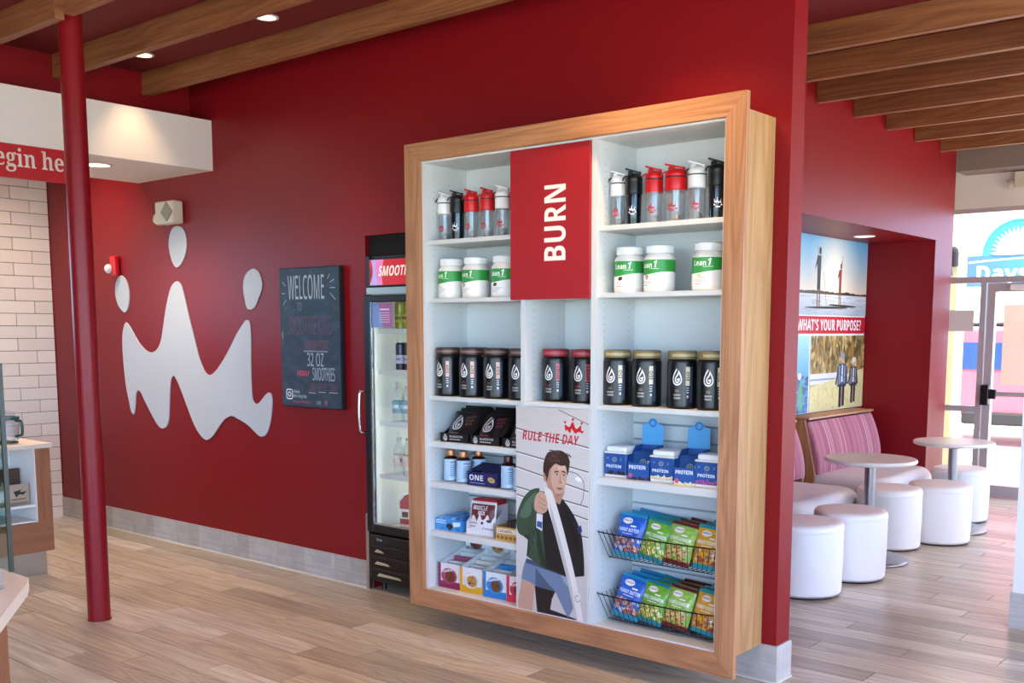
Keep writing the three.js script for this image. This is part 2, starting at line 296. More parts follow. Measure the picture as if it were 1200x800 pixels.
const crownCurve = pts => new THREE.CatmullRomCurve3(pts.map(([x, y]) => new THREE.Vector3(x, y, 0)), true, 'centripetal').getPoints(pts.length * 3).map(p => [p.x, p.y]);
function crown2d(g, x, y, w, h, color) {                             // the same emblem as print: x, y = top left corner
  g.fillStyle = color; for (const pts of CROWN) { g.beginPath(); crownCurve(pts).forEach(([px, py], i) => { const X = x + (px + 1) / 1.9 * w, Y = y + (0.775 - py) / 1.485 * h; i ? g.lineTo(X, Y) : g.moveTo(X, Y); }); g.closePath(); g.fill(); }
}
{
  const t = thing('crown_emblem', 'large white three-pointed crown emblem with dripping lower edge on the red wall', 'emblem', [-4.5, 0.79, 0]);
  CROWN.forEach((pts, i) => mesh(i ? 'drop' : 'crown_body', extr(crownCurve(pts), 0.006, 0.001).translate(0, 1.5 - 0.79, 0.001), M.whiteVinyl, t));
}
// ------------------------------------------------------------------ chalkboard
{
  const tex = canvasTex(640, 960, (g, w, h) => {
    g.fillStyle = '#233a48'; g.fillRect(0, 0, w, h);
    for (let i = 0; i < 900; i++) { g.fillStyle = `rgba(${rnd() > .5 ? '170,190,205' : '8,14,20'},${rr(.01, .05)})`; g.beginPath(); g.ellipse(rr(0, w), rr(0, h), rr(10, 90), rr(4, 26), rr(-.6, .6), 0, 7); g.fill(); }
    const tx = (s, x, y, px, sx, c, bold, sy = 1) => { g.save(); g.translate(x, y); g.scale(sx, sy); g.font = (bold ? 'bold ' : '') + px + 'px sans-serif'; g.fillStyle = c; g.textAlign = 'center'; g.fillText(s, 0, 0); g.restore(); };
    const k = 'rgba(205,215,220,.78)', p = 'rgba(150,66,84,.8)';
    tx('WELCOME', 290, 212, 130, .66, k, false, 1.75);
    g.strokeStyle = k; g.lineWidth = 5; for (const [a, b, c, d] of [[545, 105, 590, 85], [545, 140, 600, 140], [545, 175, 600, 220], [70, 120, 30, 90], [60, 170, 22, 170], [70, 215, 35, 250], [520, 80, 545, 50]]) { g.beginPath(); g.moveTo(a, b); g.lineTo(c, d); g.stroke(); }
    tx('TO', 215, 292, 66, .62, 'rgba(170,180,190,.5)', false, 1.2);
    tx('SMOOTHIE KING', 320, 458, 120, .52, 'rgba(122,62,92,.7)', false, 1.5);
    tx('MONDAY POINT', 390, 556, 66, .52, p, false, 1.25);
    g.fillStyle = 'rgba(190,195,205,.5)'; g.fillRect(250, 566, 260, 12);
    tx('32 OZ', 375, 674, 96, .72, k, false, 1.3); tx('FRIDAY', 240, 745, 52, .75, 'rgba(214,62,92,.95)', true); tx('SMOOTHIES', 460, 772, 84, .52, k, false, 1.45);
    tx('LIKE', 330, 850, 58, .6, p, false, 1.4); tx('TAG US', 440, 842, 54, .52, p, false, 1.3); tx('TODAY', 556, 842, 54, .55, p, false, 1.3);
    g.fillStyle = k; g.fillRect(295, 858, 80, 5); g.fillRect(400, 850, 80, 5); g.fillRect(512, 850, 90, 5);
    g.strokeStyle = 'rgba(235,238,240,.9)'; g.lineWidth = 9; g.beginPath(); g.roundRect(48, 845, 66, 66, 16); g.stroke(); g.beginPath(); g.arc(81, 878, 15, 0, 7); g.stroke();
    tx('follow', 160, 868, 30, .8, k, true); tx('@the_king_shop', 195, 898, 28, .7, k, true); tx('@smoothiekingofficial', 215, 936, 24, .75, 'rgba(190,80,110,.8)', true); tx('LIVE', 400, 940, 34, .8, k); tx('@', 480, 940, 44, .9, 'rgba(190,110,100,.8)', true);
    tx('(', 22, 480, 60, 1, k);
  });
  const t = thing('chalkboard', 'dark slate chalkboard reading WELCOME with smoothie offers on the red wall', 'chalkboard', [-3.155, 1.075, 0.0]);
  mesh('board', new RoundedBoxGeometry(0.584, 0.862, 0.03, 2, 0.004).translate(0, 0.431, 0.021), std(0x141a1f, 0.7), t);
  mesh('writing_surface', card(0.574, 0.852, 0.002).translate(0, 0.431, 0.037), [std(0x141a1f, 0.7), std(0x141a1f, 0.7), std(0x141a1f, 0.7), std(0x141a1f, 0.7), printed(tex, 0.55), std(0x141a1f, 0.7)], t);
}
// emergency light and fire alarm
{
  const t = thing('emergency_light', 'beige emergency light with a diamond-shaped front above the crown emblem', 'emergency light', [-4.66, 2.285, 0]);
  const beige = std(0xcfc6b4, 0.5), g = std(0x8a8272, 0.45);
  mesh('housing', new RoundedBoxGeometry(0.225, 0.155, 0.085, 3, 0.012).translate(0, 0.078, 0.045), beige, t);
  mesh('diamond_panel', extr([[-0.07, 0], [0, 0.068], [0.075, 0], [0, -0.062]], 0.006, 0.002).translate(0.04, 0.078, 0.087), g, t);
  const hd = lathe([[0.0, 0], [0.03, 0.002], [0.048, 0.03], [0.05, 0.055], [0.043, 0.058], [0, 0.05]], 24); hd.rotateZ(Math.PI / 2 + 0.6).rotateY(-0.5).translate(-0.105, 0.07, 0.05);
  mesh('lamp_head', hd, beige, t);
  copy(t, [-0.64, 2.83, ZB + 0.02], 0, 'beige emergency light over the glass door, cut by the right edge');
  const a = thing('fire_alarm', 'small red fire alarm strobe on the red wall beside the left drop of the crown', 'alarm', [-5.465, 1.955, 0]);
  mesh('housing', new RoundedBoxGeometry(0.075, 0.15, 0.045, 3, 0.012).translate(0, 0.075, 0.023), M.redPlastic, a);
  mesh('strobe', new THREE.SphereGeometry(0.035, 20, 14).scale(1, 1, 0.8).translate(-0.035, 0.055, 0.055), std(0xe8e8ea, 0.15), a);
}
// hanging menu sign under the bulkhead
{
  const tex = canvasTex(2048, 128, (g, w, h) => { g.fillStyle = '#b5141d'; g.fillRect(0, 0, w, h); g.fillStyle = '#d9d2c6'; g.font = 'bold 92px serif'; g.save(); g.translate(1956, 84); g.scale(0.8, 1); g.textAlign = 'right'; g.fillText('Let your journey begin he', 0, 0); g.textAlign = 'left'; g.fillText('re', 2, 0); g.restore(); });
  const t = thing('hanging_sign', 'red sign band lettered in cream, ending begin here, under the white bulkhead', 'sign', [-4.2, 2.42, 0.865]);
  const side = std(0xa5141c, 0.5);
  mesh('panel', new THREE.BoxGeometry(3.1, 0.19, 0.02).rotateY(Math.PI / 2).translate(0, 0.095, 1.55), side, t);
  const face = new THREE.PlaneGeometry(3.09, 0.188).rotateY(Math.PI / 2).translate(0.0108, 0.095, 1.55); mesh('lettered_face', face, printed(tex, 0.5), t);
}
// ------------------------------------------------------------------ drinks cooler in its alcove
{
  const t = thing('drinks_cooler', 'tall black glass-door drinks cooler set into the red wall beside the oak shelf', 'cooler', [-2.3, 0, -0.3]);
  const P = (n, g, m, p = t, l) => wpart(p, n, g, m, l);
  const x0 = -2.668, x1 = -1.955, zf = 0.0, zb = -0.72;
  P('cabinet', [bx(x0, x0 + 0.03, 0.06, 1.98, zb, zf), bx(x1 - 0.03, x1, 0.06, 1.98, zb, zf), bx(x0, x1, 0.06, 0.36, zb, zf - 0.03), bx(x0, x1, 1.78, 1.98, zb, zf - 0.012), bx(x0, x1, 0.06, 1.98, zb - 0.03, zb)], M.blackPlastic);
  const lin = std(0xf3f4ee, 0.4);
  P('liner', [bx(x0 + 0.03, x0 + 0.05, 0.36, 1.78, zb, zf - 0.01), bx(x1 - 0.05, x1 - 0.03, 0.36, 1.78, zb, zf - 0.01), bx(x0 + 0.05, x1 - 0.05, 0.36, 0.38, zb, zf - 0.01), bx(x0 + 0.05, x1 - 0.05, 1.76, 1.78, zb, zf - 0.01), bx(x0 + 0.05, x1 - 0.05, 0.36, 1.78, zb, zb + 0.02)], lin);
  for (const y of [1.555, 1.318, 1.012, 0.697]) {
    const g = []; for (let i = 0; i <= 16; i++) { const z = zb + 0.06 + i * 0.038; g.push(rodGeo([x0 + 0.05, y, z], [x1 - 0.05, y, z], 0.003)); } g.push(bx(x0 + 0.05, x1 - 0.05, y - 0.022, y + 0.008, -0.045, -0.038)); P('shelf', g, std(0xdadcd8, 0.35));
  }
  P('shelf_bracket', [0, 1, 2, 3, 4, 5, 6, 7, 8].flatMap(i => [bx(x0 + 0.05, x0 + 0.056, 0.5 + i * 0.14, 0.525 + i * 0.14, -0.2, -0.18), bx(x0 + 0.05, x0 + 0.056, 0.5 + i * 0.14, 0.525 + i * 0.14, -0.55, -0.53)]), M.white);
  const door = P('door', [bx(x0 + 0.008, x0 + 0.06, 0.36, 1.755, zf, zf + 0.035, 'y', 0.006), bx(x1 - 0.06, x1 - 0.008, 0.36, 1.755, zf, zf + 0.035, 'y', 0.006), bx(x0 + 0.06, x1 - 0.06, 0.36, 0.41, zf, zf + 0.035, 'x', 0.006), bx(x0 + 0.06, x1 - 0.06, 1.715, 1.755, zf, zf + 0.035, 'x', 0.006)], M.blackPlastic);
  P('door_glass', bx(x0 + 0.055, x1 - 0.055, 0.4, 1.72, zf + 0.012, zf + 0.018), M.glass, door);
  P('glass_trim', [bx(x0 + 0.058, x0 + 0.068, 0.41, 1.715, zf + 0.019, zf + 0.03), bx(x0 + 0.058, x1 - 0.058, 0.41, 0.418, zf + 0.019, zf + 0.03)], M.chrome, door);
  P('handle', [tube([[x0 + 0.012, 1.2, 0.03], [x0 + 0.006, 1.19, 0.07], [x0 + 0.006, 1.1, 0.078], [x0 + 0.006, 1.03, 0.078], [x0 + 0.006, 0.96, 0.07], [x0 + 0.012, 0.95, 0.03]], 0.008)], M.chrome, door, 'chrome bar handle');
  const stick = canvasTex(128, 128, (g, w, h) => { g.fillStyle = '#7f9bd0'; g.fillRect(0, 0, w, h); g.fillStyle = '#b06a9c'; g.beginPath(); g.moveTo(40, 0); g.lineTo(w, 0); g.lineTo(w, h); g.lineTo(70, h); g.fill(); g.fillStyle = '#e8e0ee'; g.fillRect(50, 30, 60, 8); g.fillStyle = '#d9c8e0'; for (let i = 0; i < 5; i++) g.fillRect(46, 50 + i * 12, 66, 4); });
  P('door_sticker', card(0.17, 0.14).translate(x0 + 0.155, 1.64, zf + 0.02), printed(stick), door, 'blue and purple printed door sticker');
  P('header_lower', bx(x0 + 0.01, x1 - 0.01, 1.76, 1.8, -0.01, 0.012, 'x', 0.004), std(0xa6bdc8, 0.3));
  const hd = canvasTex(1024, 256, (g, w, h) => {
    g.fillStyle = '#c8151f'; g.fillRect(0, 0, w, h); g.fillStyle = '#b19fd6'; g.beginPath(); g.moveTo(20, 0); g.lineTo(170, 0); g.quadraticCurveTo(100, 128, 150, h); g.lineTo(0, h); g.quadraticCurveTo(80, 128, 20, 0); g.fill();
    g.fillStyle = '#e07ab4'; g.beginPath(); g.moveTo(90, 0); g.lineTo(195, 0); g.quadraticCurveTo(150, 110, 175, h); g.lineTo(120, h); g.quadraticCurveTo(70, 120, 90, 0); g.fill(); g.fillStyle = '#8f1630'; g.beginPath(); g.moveTo(0, 60); g.quadraticCurveTo(70, 120, 0, 210); g.fill();
    g.save(); g.transform(1, 0, -0.18, 1, 75, 165); g.fillStyle = '#f3ecd8'; g.font = 'bold 124px sans-serif'; g.scale(0.76, 1.12); g.fillText('SMOOTHIE KING', 50, 0); g.restore();
  });
  P('header_sign', bx(x0 + 0.012, x1 - 0.012, 1.805, 1.965, -0.012, 0.006, 'x', 0.004), M.blackPlastic);
  P('header_panel', card(0.66, 0.145).translate(-2.3, 1.885, 0.0075), printed(hd, 0.3, { emissiveMap: hd, emissive: 0xffffff, emissiveIntensity: 0.25 }), undefined, 'lit red header with white lettering');
  const grille = P('grille', [bx(x0 + 0.005, x1 - 0.005, 0.055, 0.35, zf - 0.03, zf + 0.022, 'x', 0.02)], M.blackPlastic);
  for (const y of [0.13, 0.205, 0.27]) P('louvre', [bx(x0 + 0.03, x1 - 0.03, y, y + 0.012, zf + 0.022, zf + 0.034, 'x', 0.004)], M.black, grille);
  for (const [y, a, b] of [[0.238, 0.06, 0.14], [0.165, 0.06, 0.19], [0.095, 0.08, 0.29]]) P('louvre_glint', extr([[0, 0], [b - a, 0], [b - a - 0.02, 0.012], [0.02, 0.018]], 0.004).translate(x0 + a, y, zf + 0.0225), std(0xcdbf9a, 0.4), grille);  // pale strips paint the light reflected in the louvres
  const lg = canvasTex(256, 64, (g, w, h) => { g.fillStyle = '#0d0d0f'; g.fillRect(0, 0, w, h); g.fillStyle = '#d8d8d8'; g.font = 'italic bold 50px serif'; g.fillText('True', 30, 48); });
  P('maker_plate', card(0.11, 0.028, 0.001).translate(x0 + 0.115, 0.315, zf + 0.0225), printed(lg, 0.4), grille);
  for (const [x, z] of [[x0 + 0.06, -0.05], [x1 - 0.06, -0.05], [x0 + 0.06, zb + 0.05], [x1 - 0.06, zb + 0.05]]) P('foot', [cyl(0.012, 0.016, 0.06, x, 0.0, z, 12)], M.black);
  const strip = P('light_tube', [cyl(0.01, 0.01, 1.2, x1 - 0.075, 0.46, -0.03, 12)], std(0xffffff, 0.5, { emissive: 0xf2fff2, emissiveIntensity: 2 }));
  const rl = new THREE.RectAreaLight(0xf2fff0, 30 * LAMP, 0.03, 1.2); rl.position.set(x1 - 0.09, 1.06, -0.045); rl.lookAt(x0 + 0.1, 1.06, -0.3); scene.add(rl);
  const guard = thing('corner_guard', 'narrow grey metal corner guard at the foot of the red wall beside the cooler', 'guard', [-2.69, 0, 0]);
  wpart(guard, 'strip', [bx(-2.695, -2.667, 0, 0.46, 0, 0.014), bx(-2.672, -2.667, 0, 0.46, -0.02, 0.014)], M.brushed);
}
// ------------------------------------------------------------------ seating area
{
  const stripes = canvasTex(512, 64, (g, w, h) => { let x = 0; g.fillStyle = '#a86472'; g.fillRect(0, 0, w, h); while (x < w) { const k = rnd(), ww = rr(2, 12); g.fillStyle = k < .3 ? '#b27480' : k < .5 ? '#9c5361' : k < .58 ? '#c0929a' : k < 0.8 ? '#a45b69' : '#ab6a76'; g.fillRect(x, 0, ww, h); x += ww; } });
  stripes.wrapS = stripes.wrapT = THREE.RepeatWrapping; stripes.repeat.set(1.25, 1);
  const fabric = std(0xffffff, 0.85, { map: stripes }); const wood = M.oak;
  const L = 1.35;
  const t = thing('banquette', 'far upholstered bench with striped pink back and white seat in the red recess', 'bench', [XB, 0, -4.445]);
  // seat: plan with rounded front corners, waterfall edges
  const s = new THREE.Shape(), D = 0.86, r = 0.2; s.moveTo(0.1, -L / 2); s.lineTo(D - r, -L / 2); s.quadraticCurveTo(D, -L / 2, D, -L / 2 + r); const L2 = L / 2 - 0.17; s.lineTo(D, L2 - r); s.quadraticCurveTo(D, L2, D - r, L2); s.lineTo(0.1, L2); s.closePath();
  const seat = new THREE.ExtrudeGeometry(s, { depth: 0.2, bevelEnabled: true, bevelThickness: 0.1, bevelSize: 0.1, bevelOffset: -0.1, bevelSegments: 8, curveSegments: 10 });
  seat.rotateX(-Math.PI / 2).translate(0, 0.1, 0); mesh('seat', uvm(seat), M.vinylGrey, t);
  mesh('plinth', new THREE.BoxGeometry(0.6, 0.06, L - 0.2).translate(0.42, 0.03, 0), M.blackMatt, t);
  // reclined back: profile in (x, y), run along z
  const prof = new THREE.Shape(); prof.moveTo(0.16, 0.36); prof.lineTo(0.295, 0.4); prof.bezierCurveTo(0.315, 0.5, 0.25, 0.72, 0.19, 0.82); prof.lineTo(0.06, 0.82); prof.closePath();
  const back = new THREE.ExtrudeGeometry(prof, { depth: L - 0.06, bevelEnabled: true, bevelThickness: 0.02, bevelSize: 0.02, bevelOffset: -0.02, bevelSegments: 3, curveSegments: 14 }).translate(0, 0, -L / 2 + 0.03);
  mesh('backrest', uvm(back, 'z'), fabric, t);
  const endp = extr([[0.0, 0.0], [0.2, 0.0], [0.275, 0.38], [0.17, 0.835], [0.0, 0.835]], 0.022, 0.002);
  mesh('end_panel', uvm(endp.clone().translate(0, 0, L / 2 - 0.012), 'y'), wood, t); mesh('end_panel', uvm(endp.clone().translate(0, 0, -L / 2 - 0.01), 'y'), wood, t);
  mesh('top_rail', uvm(new RoundedBoxGeometry(0.2, 0.02, L, 2, 0.004).translate(0.105, 0.845, 0), 'z'), wood, t);
  copy(t, [XB, 0, -2.87], 0, 'near upholstered bench in the recess, its white seat behind the two nearest stools');
  // stools
  const st = thing('pouf_stool', 'nearest round white stool, beside the end of the red wall', 'stool', [-0.62, 0, -1.6], 0);
  mesh('body', lathe([[0, 0.012], [0.215, 0.012], [0.221, 0.03], [0.225, 0.2], [0.225, 0.39], [0.2245, 0.394]], 56), M.vinyl, st);
  mesh('cushion', lathe([[0.2245, 0.394], [0.226, 0.4], [0.225, 0.418], [0.214, 0.434], [0.18, 0.441], [0, 0.443]], 56), M.vinyl, st);
  mesh('seam', new THREE.TorusGeometry(0.2255, 0.0028, 6, 64).rotateX(Math.PI / 2).translate(0, 0.394, 0), M.vinyl, st);
  mesh('base_ring', lathe([[0, 0], [0.2, 0], [0.207, 0.004], [0.207, 0.013], [0, 0.013]], 48), M.blackMatt, st);
  copy(st, [-0.57, 0, -2.155], 0.7, 'second round white stool from the red wall end, in front of the nearer table post');
  copy(st, [-0.73, 0, -3.24], 1.9, 'round white stool just behind the post of the nearer table');
  copy(st, [-0.515, 0, -3.67], 2.6, 'round white stool between the two tables, left of the farther table post');
  copy(st, [-0.685, 0, -4.69], 3.3, 'round white stool behind the farther table, closest to the glass door');
  // tables
  const top = std(0xe2ded8, 0.3);
  const tb = thing('round_table', 'nearer round pedestal table with pale grey top beside the bench', 'table', [-0.67, 0, -2.7]);
  mesh('tabletop', lathe([[0, 0.672], [0.285, 0.672], [0.299, 0.678], [0.302, 0.688], [0.3, 0.699], [0.292, 0.704], [0, 0.704]], 72), top, tb);
  mesh('post', lathe([[0.04, 0.02], [0.036, 0.06], [0.036, 0.64], [0.06, 0.655], [0.09, 0.672], [0, 0.672]], 32), M.steel, tb);
  mesh('base', lathe([[0, 0], [0.262, 0], [0.27, 0.006], [0.27, 0.018], [0.25, 0.03], [0.12, 0.038], [0.05, 0.05], [0, 0.05]], 64), M.steel, tb);
  copy(tb, [-0.6, 0, -4.2], 0.4, 'farther round pedestal table with pale grey top near the glass door');
}
// mural on the recess wall
{
  const ph = (g, w, h, sky1, sky2) => { const k = g.createLinearGradient(0, 0, 0, h); k.addColorStop(0, sky1); k.addColorStop(1, sky2); g.fillStyle = k; g.fillRect(0, 0, w, h); };
  const sup = canvasTex(768, 384, (g, w, h) => {
    ph(g, w, h * .72, '#5fa4d4', '#e9d3bb'); const k = g.createRadialGradient(w * .52, h * .36, 10, w * .52, h * .36, w * .36); k.addColorStop(0, 'rgba(255,244,224,.95)'); k.addColorStop(1, 'rgba(255,236,214,0)'); g.fillStyle = k; g.fillRect(0, 0, w, h * .72);
    g.fillStyle = '#4a4038'; g.beginPath(); g.moveTo(0, h * .68); for (let x = 0; x <= w; x += 16) g.lineTo(x, h * (.685 + .006 * Math.sin(x * .021) + .012 * rnd() + (x > w * .5 ? .006 : 0))); g.lineTo(w, h * .74); g.lineTo(0, h * .73); g.fill();
    const q = g.createLinearGradient(0, h * .72, 0, h); q.addColorStop(0, '#cfd3d8'); q.addColorStop(1, '#a9b6c2'); g.fillStyle = q; g.fillRect(0, h * .73, w, h * .27);
    g.strokeStyle = 'rgba(90,104,120,.5)'; for (let i = 0; i < 60; i++) { g.lineWidth = rr(1, 3); const x = rr(0, w), y = rr(h * .75, h); g.beginPath(); g.moveTo(x, y); g.lineTo(x + rr(20, 90), y + rr(-2, 2)); g.stroke(); }
    g.fillStyle = '#2b2522'; g.beginPath(); g.ellipse(w * .42, h * .9, w * .3, h * .014, -.01, 0, 7); g.fill(); g.beginPath(); g.ellipse(w * .64, h * .87, w * .2, h * .014, .02, 0, 7); g.fill();
    const fig = (x, s, shirt, legs) => { g.fillStyle = '#2a211e'; g.beginPath(); g.ellipse(x + 4 * s, h * .9 - 292 * s, 13 * s, 20 * s, 0, 0, 7); g.fill(); g.fillStyle = shirt; g.beginPath(); g.moveTo(x - 26 * s, h * .9 - 268 * s); g.lineTo(x + 18 * s, h * .9 - 268 * s); g.lineTo(x + 14 * s, h * .9 - 150 * s); g.lineTo(x - 22 * s, h * .9 - 150 * s); g.fill(); g.fillStyle = legs; g.fillRect(x - 22 * s, h * .9 - 152 * s, 36 * s, 62 * s); g.fillStyle = '#6b4d3c'; g.fillRect(x - 22 * s, h * .9 - 92 * s, 12 * s, 92 * s); g.fillRect(x + 2 * s, h * .9 - 92 * s, 12 * s, 92 * s); g.strokeStyle = '#3a2c26'; g.lineWidth = 9 * s; g.beginPath(); g.moveTo(x - 22 * s, h * .9 - 260 * s); g.lineTo(x - 38 * s, h * .9 - 214 * s); g.lineTo(x - 8 * s, h * .9 - 250 * s); g.stroke(); };
    fig(w * .3, .94, '#41382f', '#2d3136'); fig(w * .6, .72, '#9c4438', '#7a4438');
    g.strokeStyle = '#3a312c'; g.lineWidth = 3; g.beginPath(); g.moveTo(w * .27, h * .12); g.lineTo(w * .285, h * .3); g.moveTo(w * .36, h * .45); g.lineTo(w * .41, h * .88); g.moveTo(w * .62, h * .22); g.lineTo(w * .61, h * .42); g.stroke(); g.lineWidth = 7; g.beginPath(); g.moveTo(w * .605, h * .4); g.lineTo(w * .615, h * .28); g.stroke();
  });
  const band = canvasTex(1024, 104, (g, w, h) => { g.fillStyle = '#c01c30'; g.fillRect(0, 0, w, h); g.fillStyle = '#f6f2f2'; g.font = 'bold 92px sans-serif'; g.textAlign = 'center'; g.save(); g.translate(w * .485, 84); g.scale(.86, 1); g.fillText("WHAT'S YOUR PURPOSE?", 0, 0); g.restore(); });
  const under = canvasTex(128, 512, (g, w, h) => { ph(g, w, h, '#a8dbe8', '#1d6fa8'); g.fillStyle = '#1d5a86'; for (let i = 0; i < 26; i++) { g.beginPath(); g.ellipse(rr(0, w), rr(h * .5, h), rr(8, 30), rr(8, 24), 0, 0, 7); g.fill(); } g.fillStyle = '#4d9e72'; g.beginPath(); g.moveTo(w * .42, h); g.quadraticCurveTo(w * .2, h * .75, w * .5, h * .56); g.quadraticCurveTo(w * .72, h * .75, w * .6, h); g.fill(); g.fillStyle = '#d9d3c8'; g.beginPath(); g.ellipse(w * .42, h * .52, 16, 24, 0, 0, 7); g.fill(); g.fillStyle = '#3f8fc8'; for (let i = 0; i < 12; i++) { g.beginPath(); g.ellipse(rr(0, w), rr(h * .7, h), rr(6, 20), rr(5, 14), 0, 0, 7); g.fill(); } });
  const walk = canvasTex(512, 384, (g, w, h) => {
    ph(g, w, h, '#cdb98c', '#c2b277'); for (let i = 0; i < 420; i++) { const x = rr(0, w), y = rr(0, h * .5); g.fillStyle = ['#6a5a2e', '#4a4424', '#8c7038', '#b09250', '#3b3a22', '#a2773a'][Math.floor(rnd() * 6)]; g.globalAlpha = .55; g.beginPath(); g.ellipse(x, y, rr(4, 14), rr(8, 34), 0, 0, 7); g.fill(); } g.globalAlpha = 1;
    g.fillStyle = '#d9dde2'; g.fillRect(0, h * .5, w * .5, h * .14); g.fillStyle = '#8b98a4'; g.fillRect(0, h * .57, w * .46, h * .02); g.fillStyle = '#dccf94'; g.beginPath(); g.moveTo(0, h * .68); g.lineTo(w, h * .46); g.lineTo(w, h); g.lineTo(0, h); g.fill();
    for (let i = 0; i < 260; i++) { g.strokeStyle = ['#b09a4e', '#8f8a45', '#e8dca6', '#6f7a3a'][Math.floor(rnd() * 4)]; g.globalAlpha = .5; g.lineWidth = 2; const x = rr(0, w), y = rr(h * .68, h); g.beginPath(); g.moveTo(x, y); g.lineTo(x + rr(-12, 12), y - rr(8, 26)); g.stroke(); } g.globalAlpha = 1;
    const p = (x, y, s, coat, hat) => { g.fillStyle = coat; g.beginPath(); g.moveTo(x - 30 * s, y - 190 * s); g.lineTo(x + 30 * s, y - 190 * s); g.lineTo(x + 36 * s, y - 90 * s); g.lineTo(x - 36 * s, y - 90 * s); g.fill(); g.fillStyle = '#2a2b33'; g.fillRect(x - 22 * s, y - 100 * s, 20 * s, 100 * s); g.fillRect(x + 3 * s, y - 100 * s, 20 * s, 96 * s); g.fillStyle = '#caa184'; g.beginPath(); g.ellipse(x, y - 214 * s, 15 * s, 20 * s, 0, 0, 7); g.fill(); g.fillStyle = hat; g.beginPath(); g.ellipse(x, y - 226 * s, 17 * s, 15 * s, 0, 0, 7); g.fill(); g.strokeStyle = coat; g.lineWidth = 13 * s; g.beginPath(); g.moveTo(x - 28 * s, y - 180 * s); g.lineTo(x - 48 * s, y - 100 * s); g.moveTo(x + 28 * s, y - 180 * s); g.lineTo(x + 42 * s, y - 100 * s); g.stroke(); g.fillStyle = '#c9d3de'; g.beginPath(); g.moveTo(x - 4 * s, y - 186 * s); g.lineTo(x + 6 * s, y - 186 * s); g.lineTo(x + 8 * s, y - 112 * s); g.lineTo(x - 9 * s, y - 108 * s); g.fill(); g.fillStyle = 'rgba(240,244,248,.5)'; g.fillRect(x - 26 * s, y - 182 * s, 9 * s, 80 * s); g.fillRect(x + 16 * s, y - 182 * s, 8 * s, 76 * s); g.strokeStyle = 'rgba(20,24,34,.6)'; g.lineWidth = 3 * s; g.beginPath(); g.moveTo(x - 20 * s, y - 150 * s); g.lineTo(x + 24 * s, y - 128 * s); g.stroke(); };
    p(w * .58, h * .98, 1.2, '#3d5470', '#8f9aa6'); p(w * .8, h * .94, 1.02, '#3a3d48', '#d8d2cc');
  });
  const t = thing('wall_mural', "printed photo panel reading WHAT'S YOUR PURPOSE? on the recess wall above the benches", 'mural', [XB, 0.86, -4.6]);
  const W = -3.86 + 5.325, pan = (n, z0, z1, y0, y1, m, l) => { const b = new THREE.BoxGeometry(z1 - z0, y1 - y0, 0.006).rotateY(Math.PI / 2).translate(0.007, (y0 + y1) / 2 - 0.86, (z0 + z1) / 2 + 4.6); mesh(n, b, [M.white, M.white, M.white, M.white, m, M.white], t, l); };
  mesh('backing', new THREE.BoxGeometry(0.004, 1.495, W).translate(0.002, 0.7475, (-3.86 - 5.325) / 2 + 4.6), M.white, t);
  pan('photo_print', -5.325, -3.86, 1.69, 2.353, printed(sup, 0.4), 'paddle boarders on a lake at sunset');
  pan('lettered_banner', -5.325, -3.86, 1.533, 1.68, printed(band, 0.4), 'red banner with white lettering');
  pan('photo_print', -4.15, -3.86, 0.865, 1.515, printed(under, 0.4), 'blue picture with a green figure');
  pan('photo_print', -5.325, -4.18, 0.865, 1.515, printed(walk, 0.4), 'couple walking in an autumn meadow');
}
// paper note on the window
{ const t = thing('window_notice', 'blank back of a beige paper notice on the glass beside the door', 'notice', [-1.2, 1.555, ZB - 0.018]); mesh('sheet', new THREE.BoxGeometry(0.245, 0.2, 0.002).translate(0, 0.1, 0), std(0xd6ccc2, 0.8, {}), t); }
{ const tex = canvasTex(256, 320, (g, w, h) => { g.fillStyle = '#f8d8cc'; g.fillRect(0, 0, w, h); g.fillStyle = '#e58a94'; g.save(); g.translate(150, 150); g.scale(-1, 1); g.font = 'bold 30px sans-serif'; g.textAlign = 'center'; g.fillText('OPEN', 0, 0); g.restore(); });
  const t = thing('door_poster', 'pale red poster stuck on the glass door, seen from behind', 'poster', [-0.53, 1.06, ZB - 0.02]); mesh('sheet', new THREE.BoxGeometry(0.56, 0.74, 0.002).translate(0, 0.37, 0), new THREE.MeshPhysicalMaterial({ map: tex, roughness: 0.9, transmission: 0.6, thickness: 0 }), t); }
// ------------------------------------------------------------------ service counters at the left
{
  const t = thing('end_cabinet', 'oak and white open-front counter cabinet with metal plinth by the tiled wall', 'cabinet', [-4.95, 0, 1.2]);
  const P = (n, g, m, p = t) => wpart(p, n, g, m);
  const xf = -4.55, z0 = 1.02, z1 = 2.5, xb = -5.45;
  P('plinth', bx(xb, xf - 0.02, 0, 0.15, z0 + 0.045, z1), M.brushed);
  P('apron', bx(xf - 0.02, xf, 0.15, 0.345, z0, z1, 'z'), M.cab);
  P('end_post', bx(xf - 0.35, xf, 0.345, 0.81, z0, z0 + 0.095, 'y'), M.cab);
  P('side_panel', bx(xb, xf - 0.35, 0.15, 0.81, z0, z0 + 0.03, 'y'), M.cab);
  P('inner_back', [bx(xf - 0.37, xf - 0.35, 0.345, 0.81, z0 + 0.095, z1), bx(xf - 0.35, xf, 0.34, 0.355, z0 + 0.095, z1), bx(xf - 0.35, xf, 0.345, 0.81, z0 + 0.095, z0 + 0.1)], M.white);
  for (const y of [0.67, 0.75]) P('rail', bx(xf - 0.35, xf - 0.34, y, y + 0.06, z0 + 0.1, z1), M.white);
  P('riser_shelf', [bx(xf - 0.35, xf - 0.02, 0.44, 0.455, z0 + 0.1, z1)], M.white);
  P('countertop', bx(xb, xf + 0.015, 0.81, 0.84, z0 - 0.015, z1, 'z', 0.004), std(0xd9c9b8, 0.4));
}
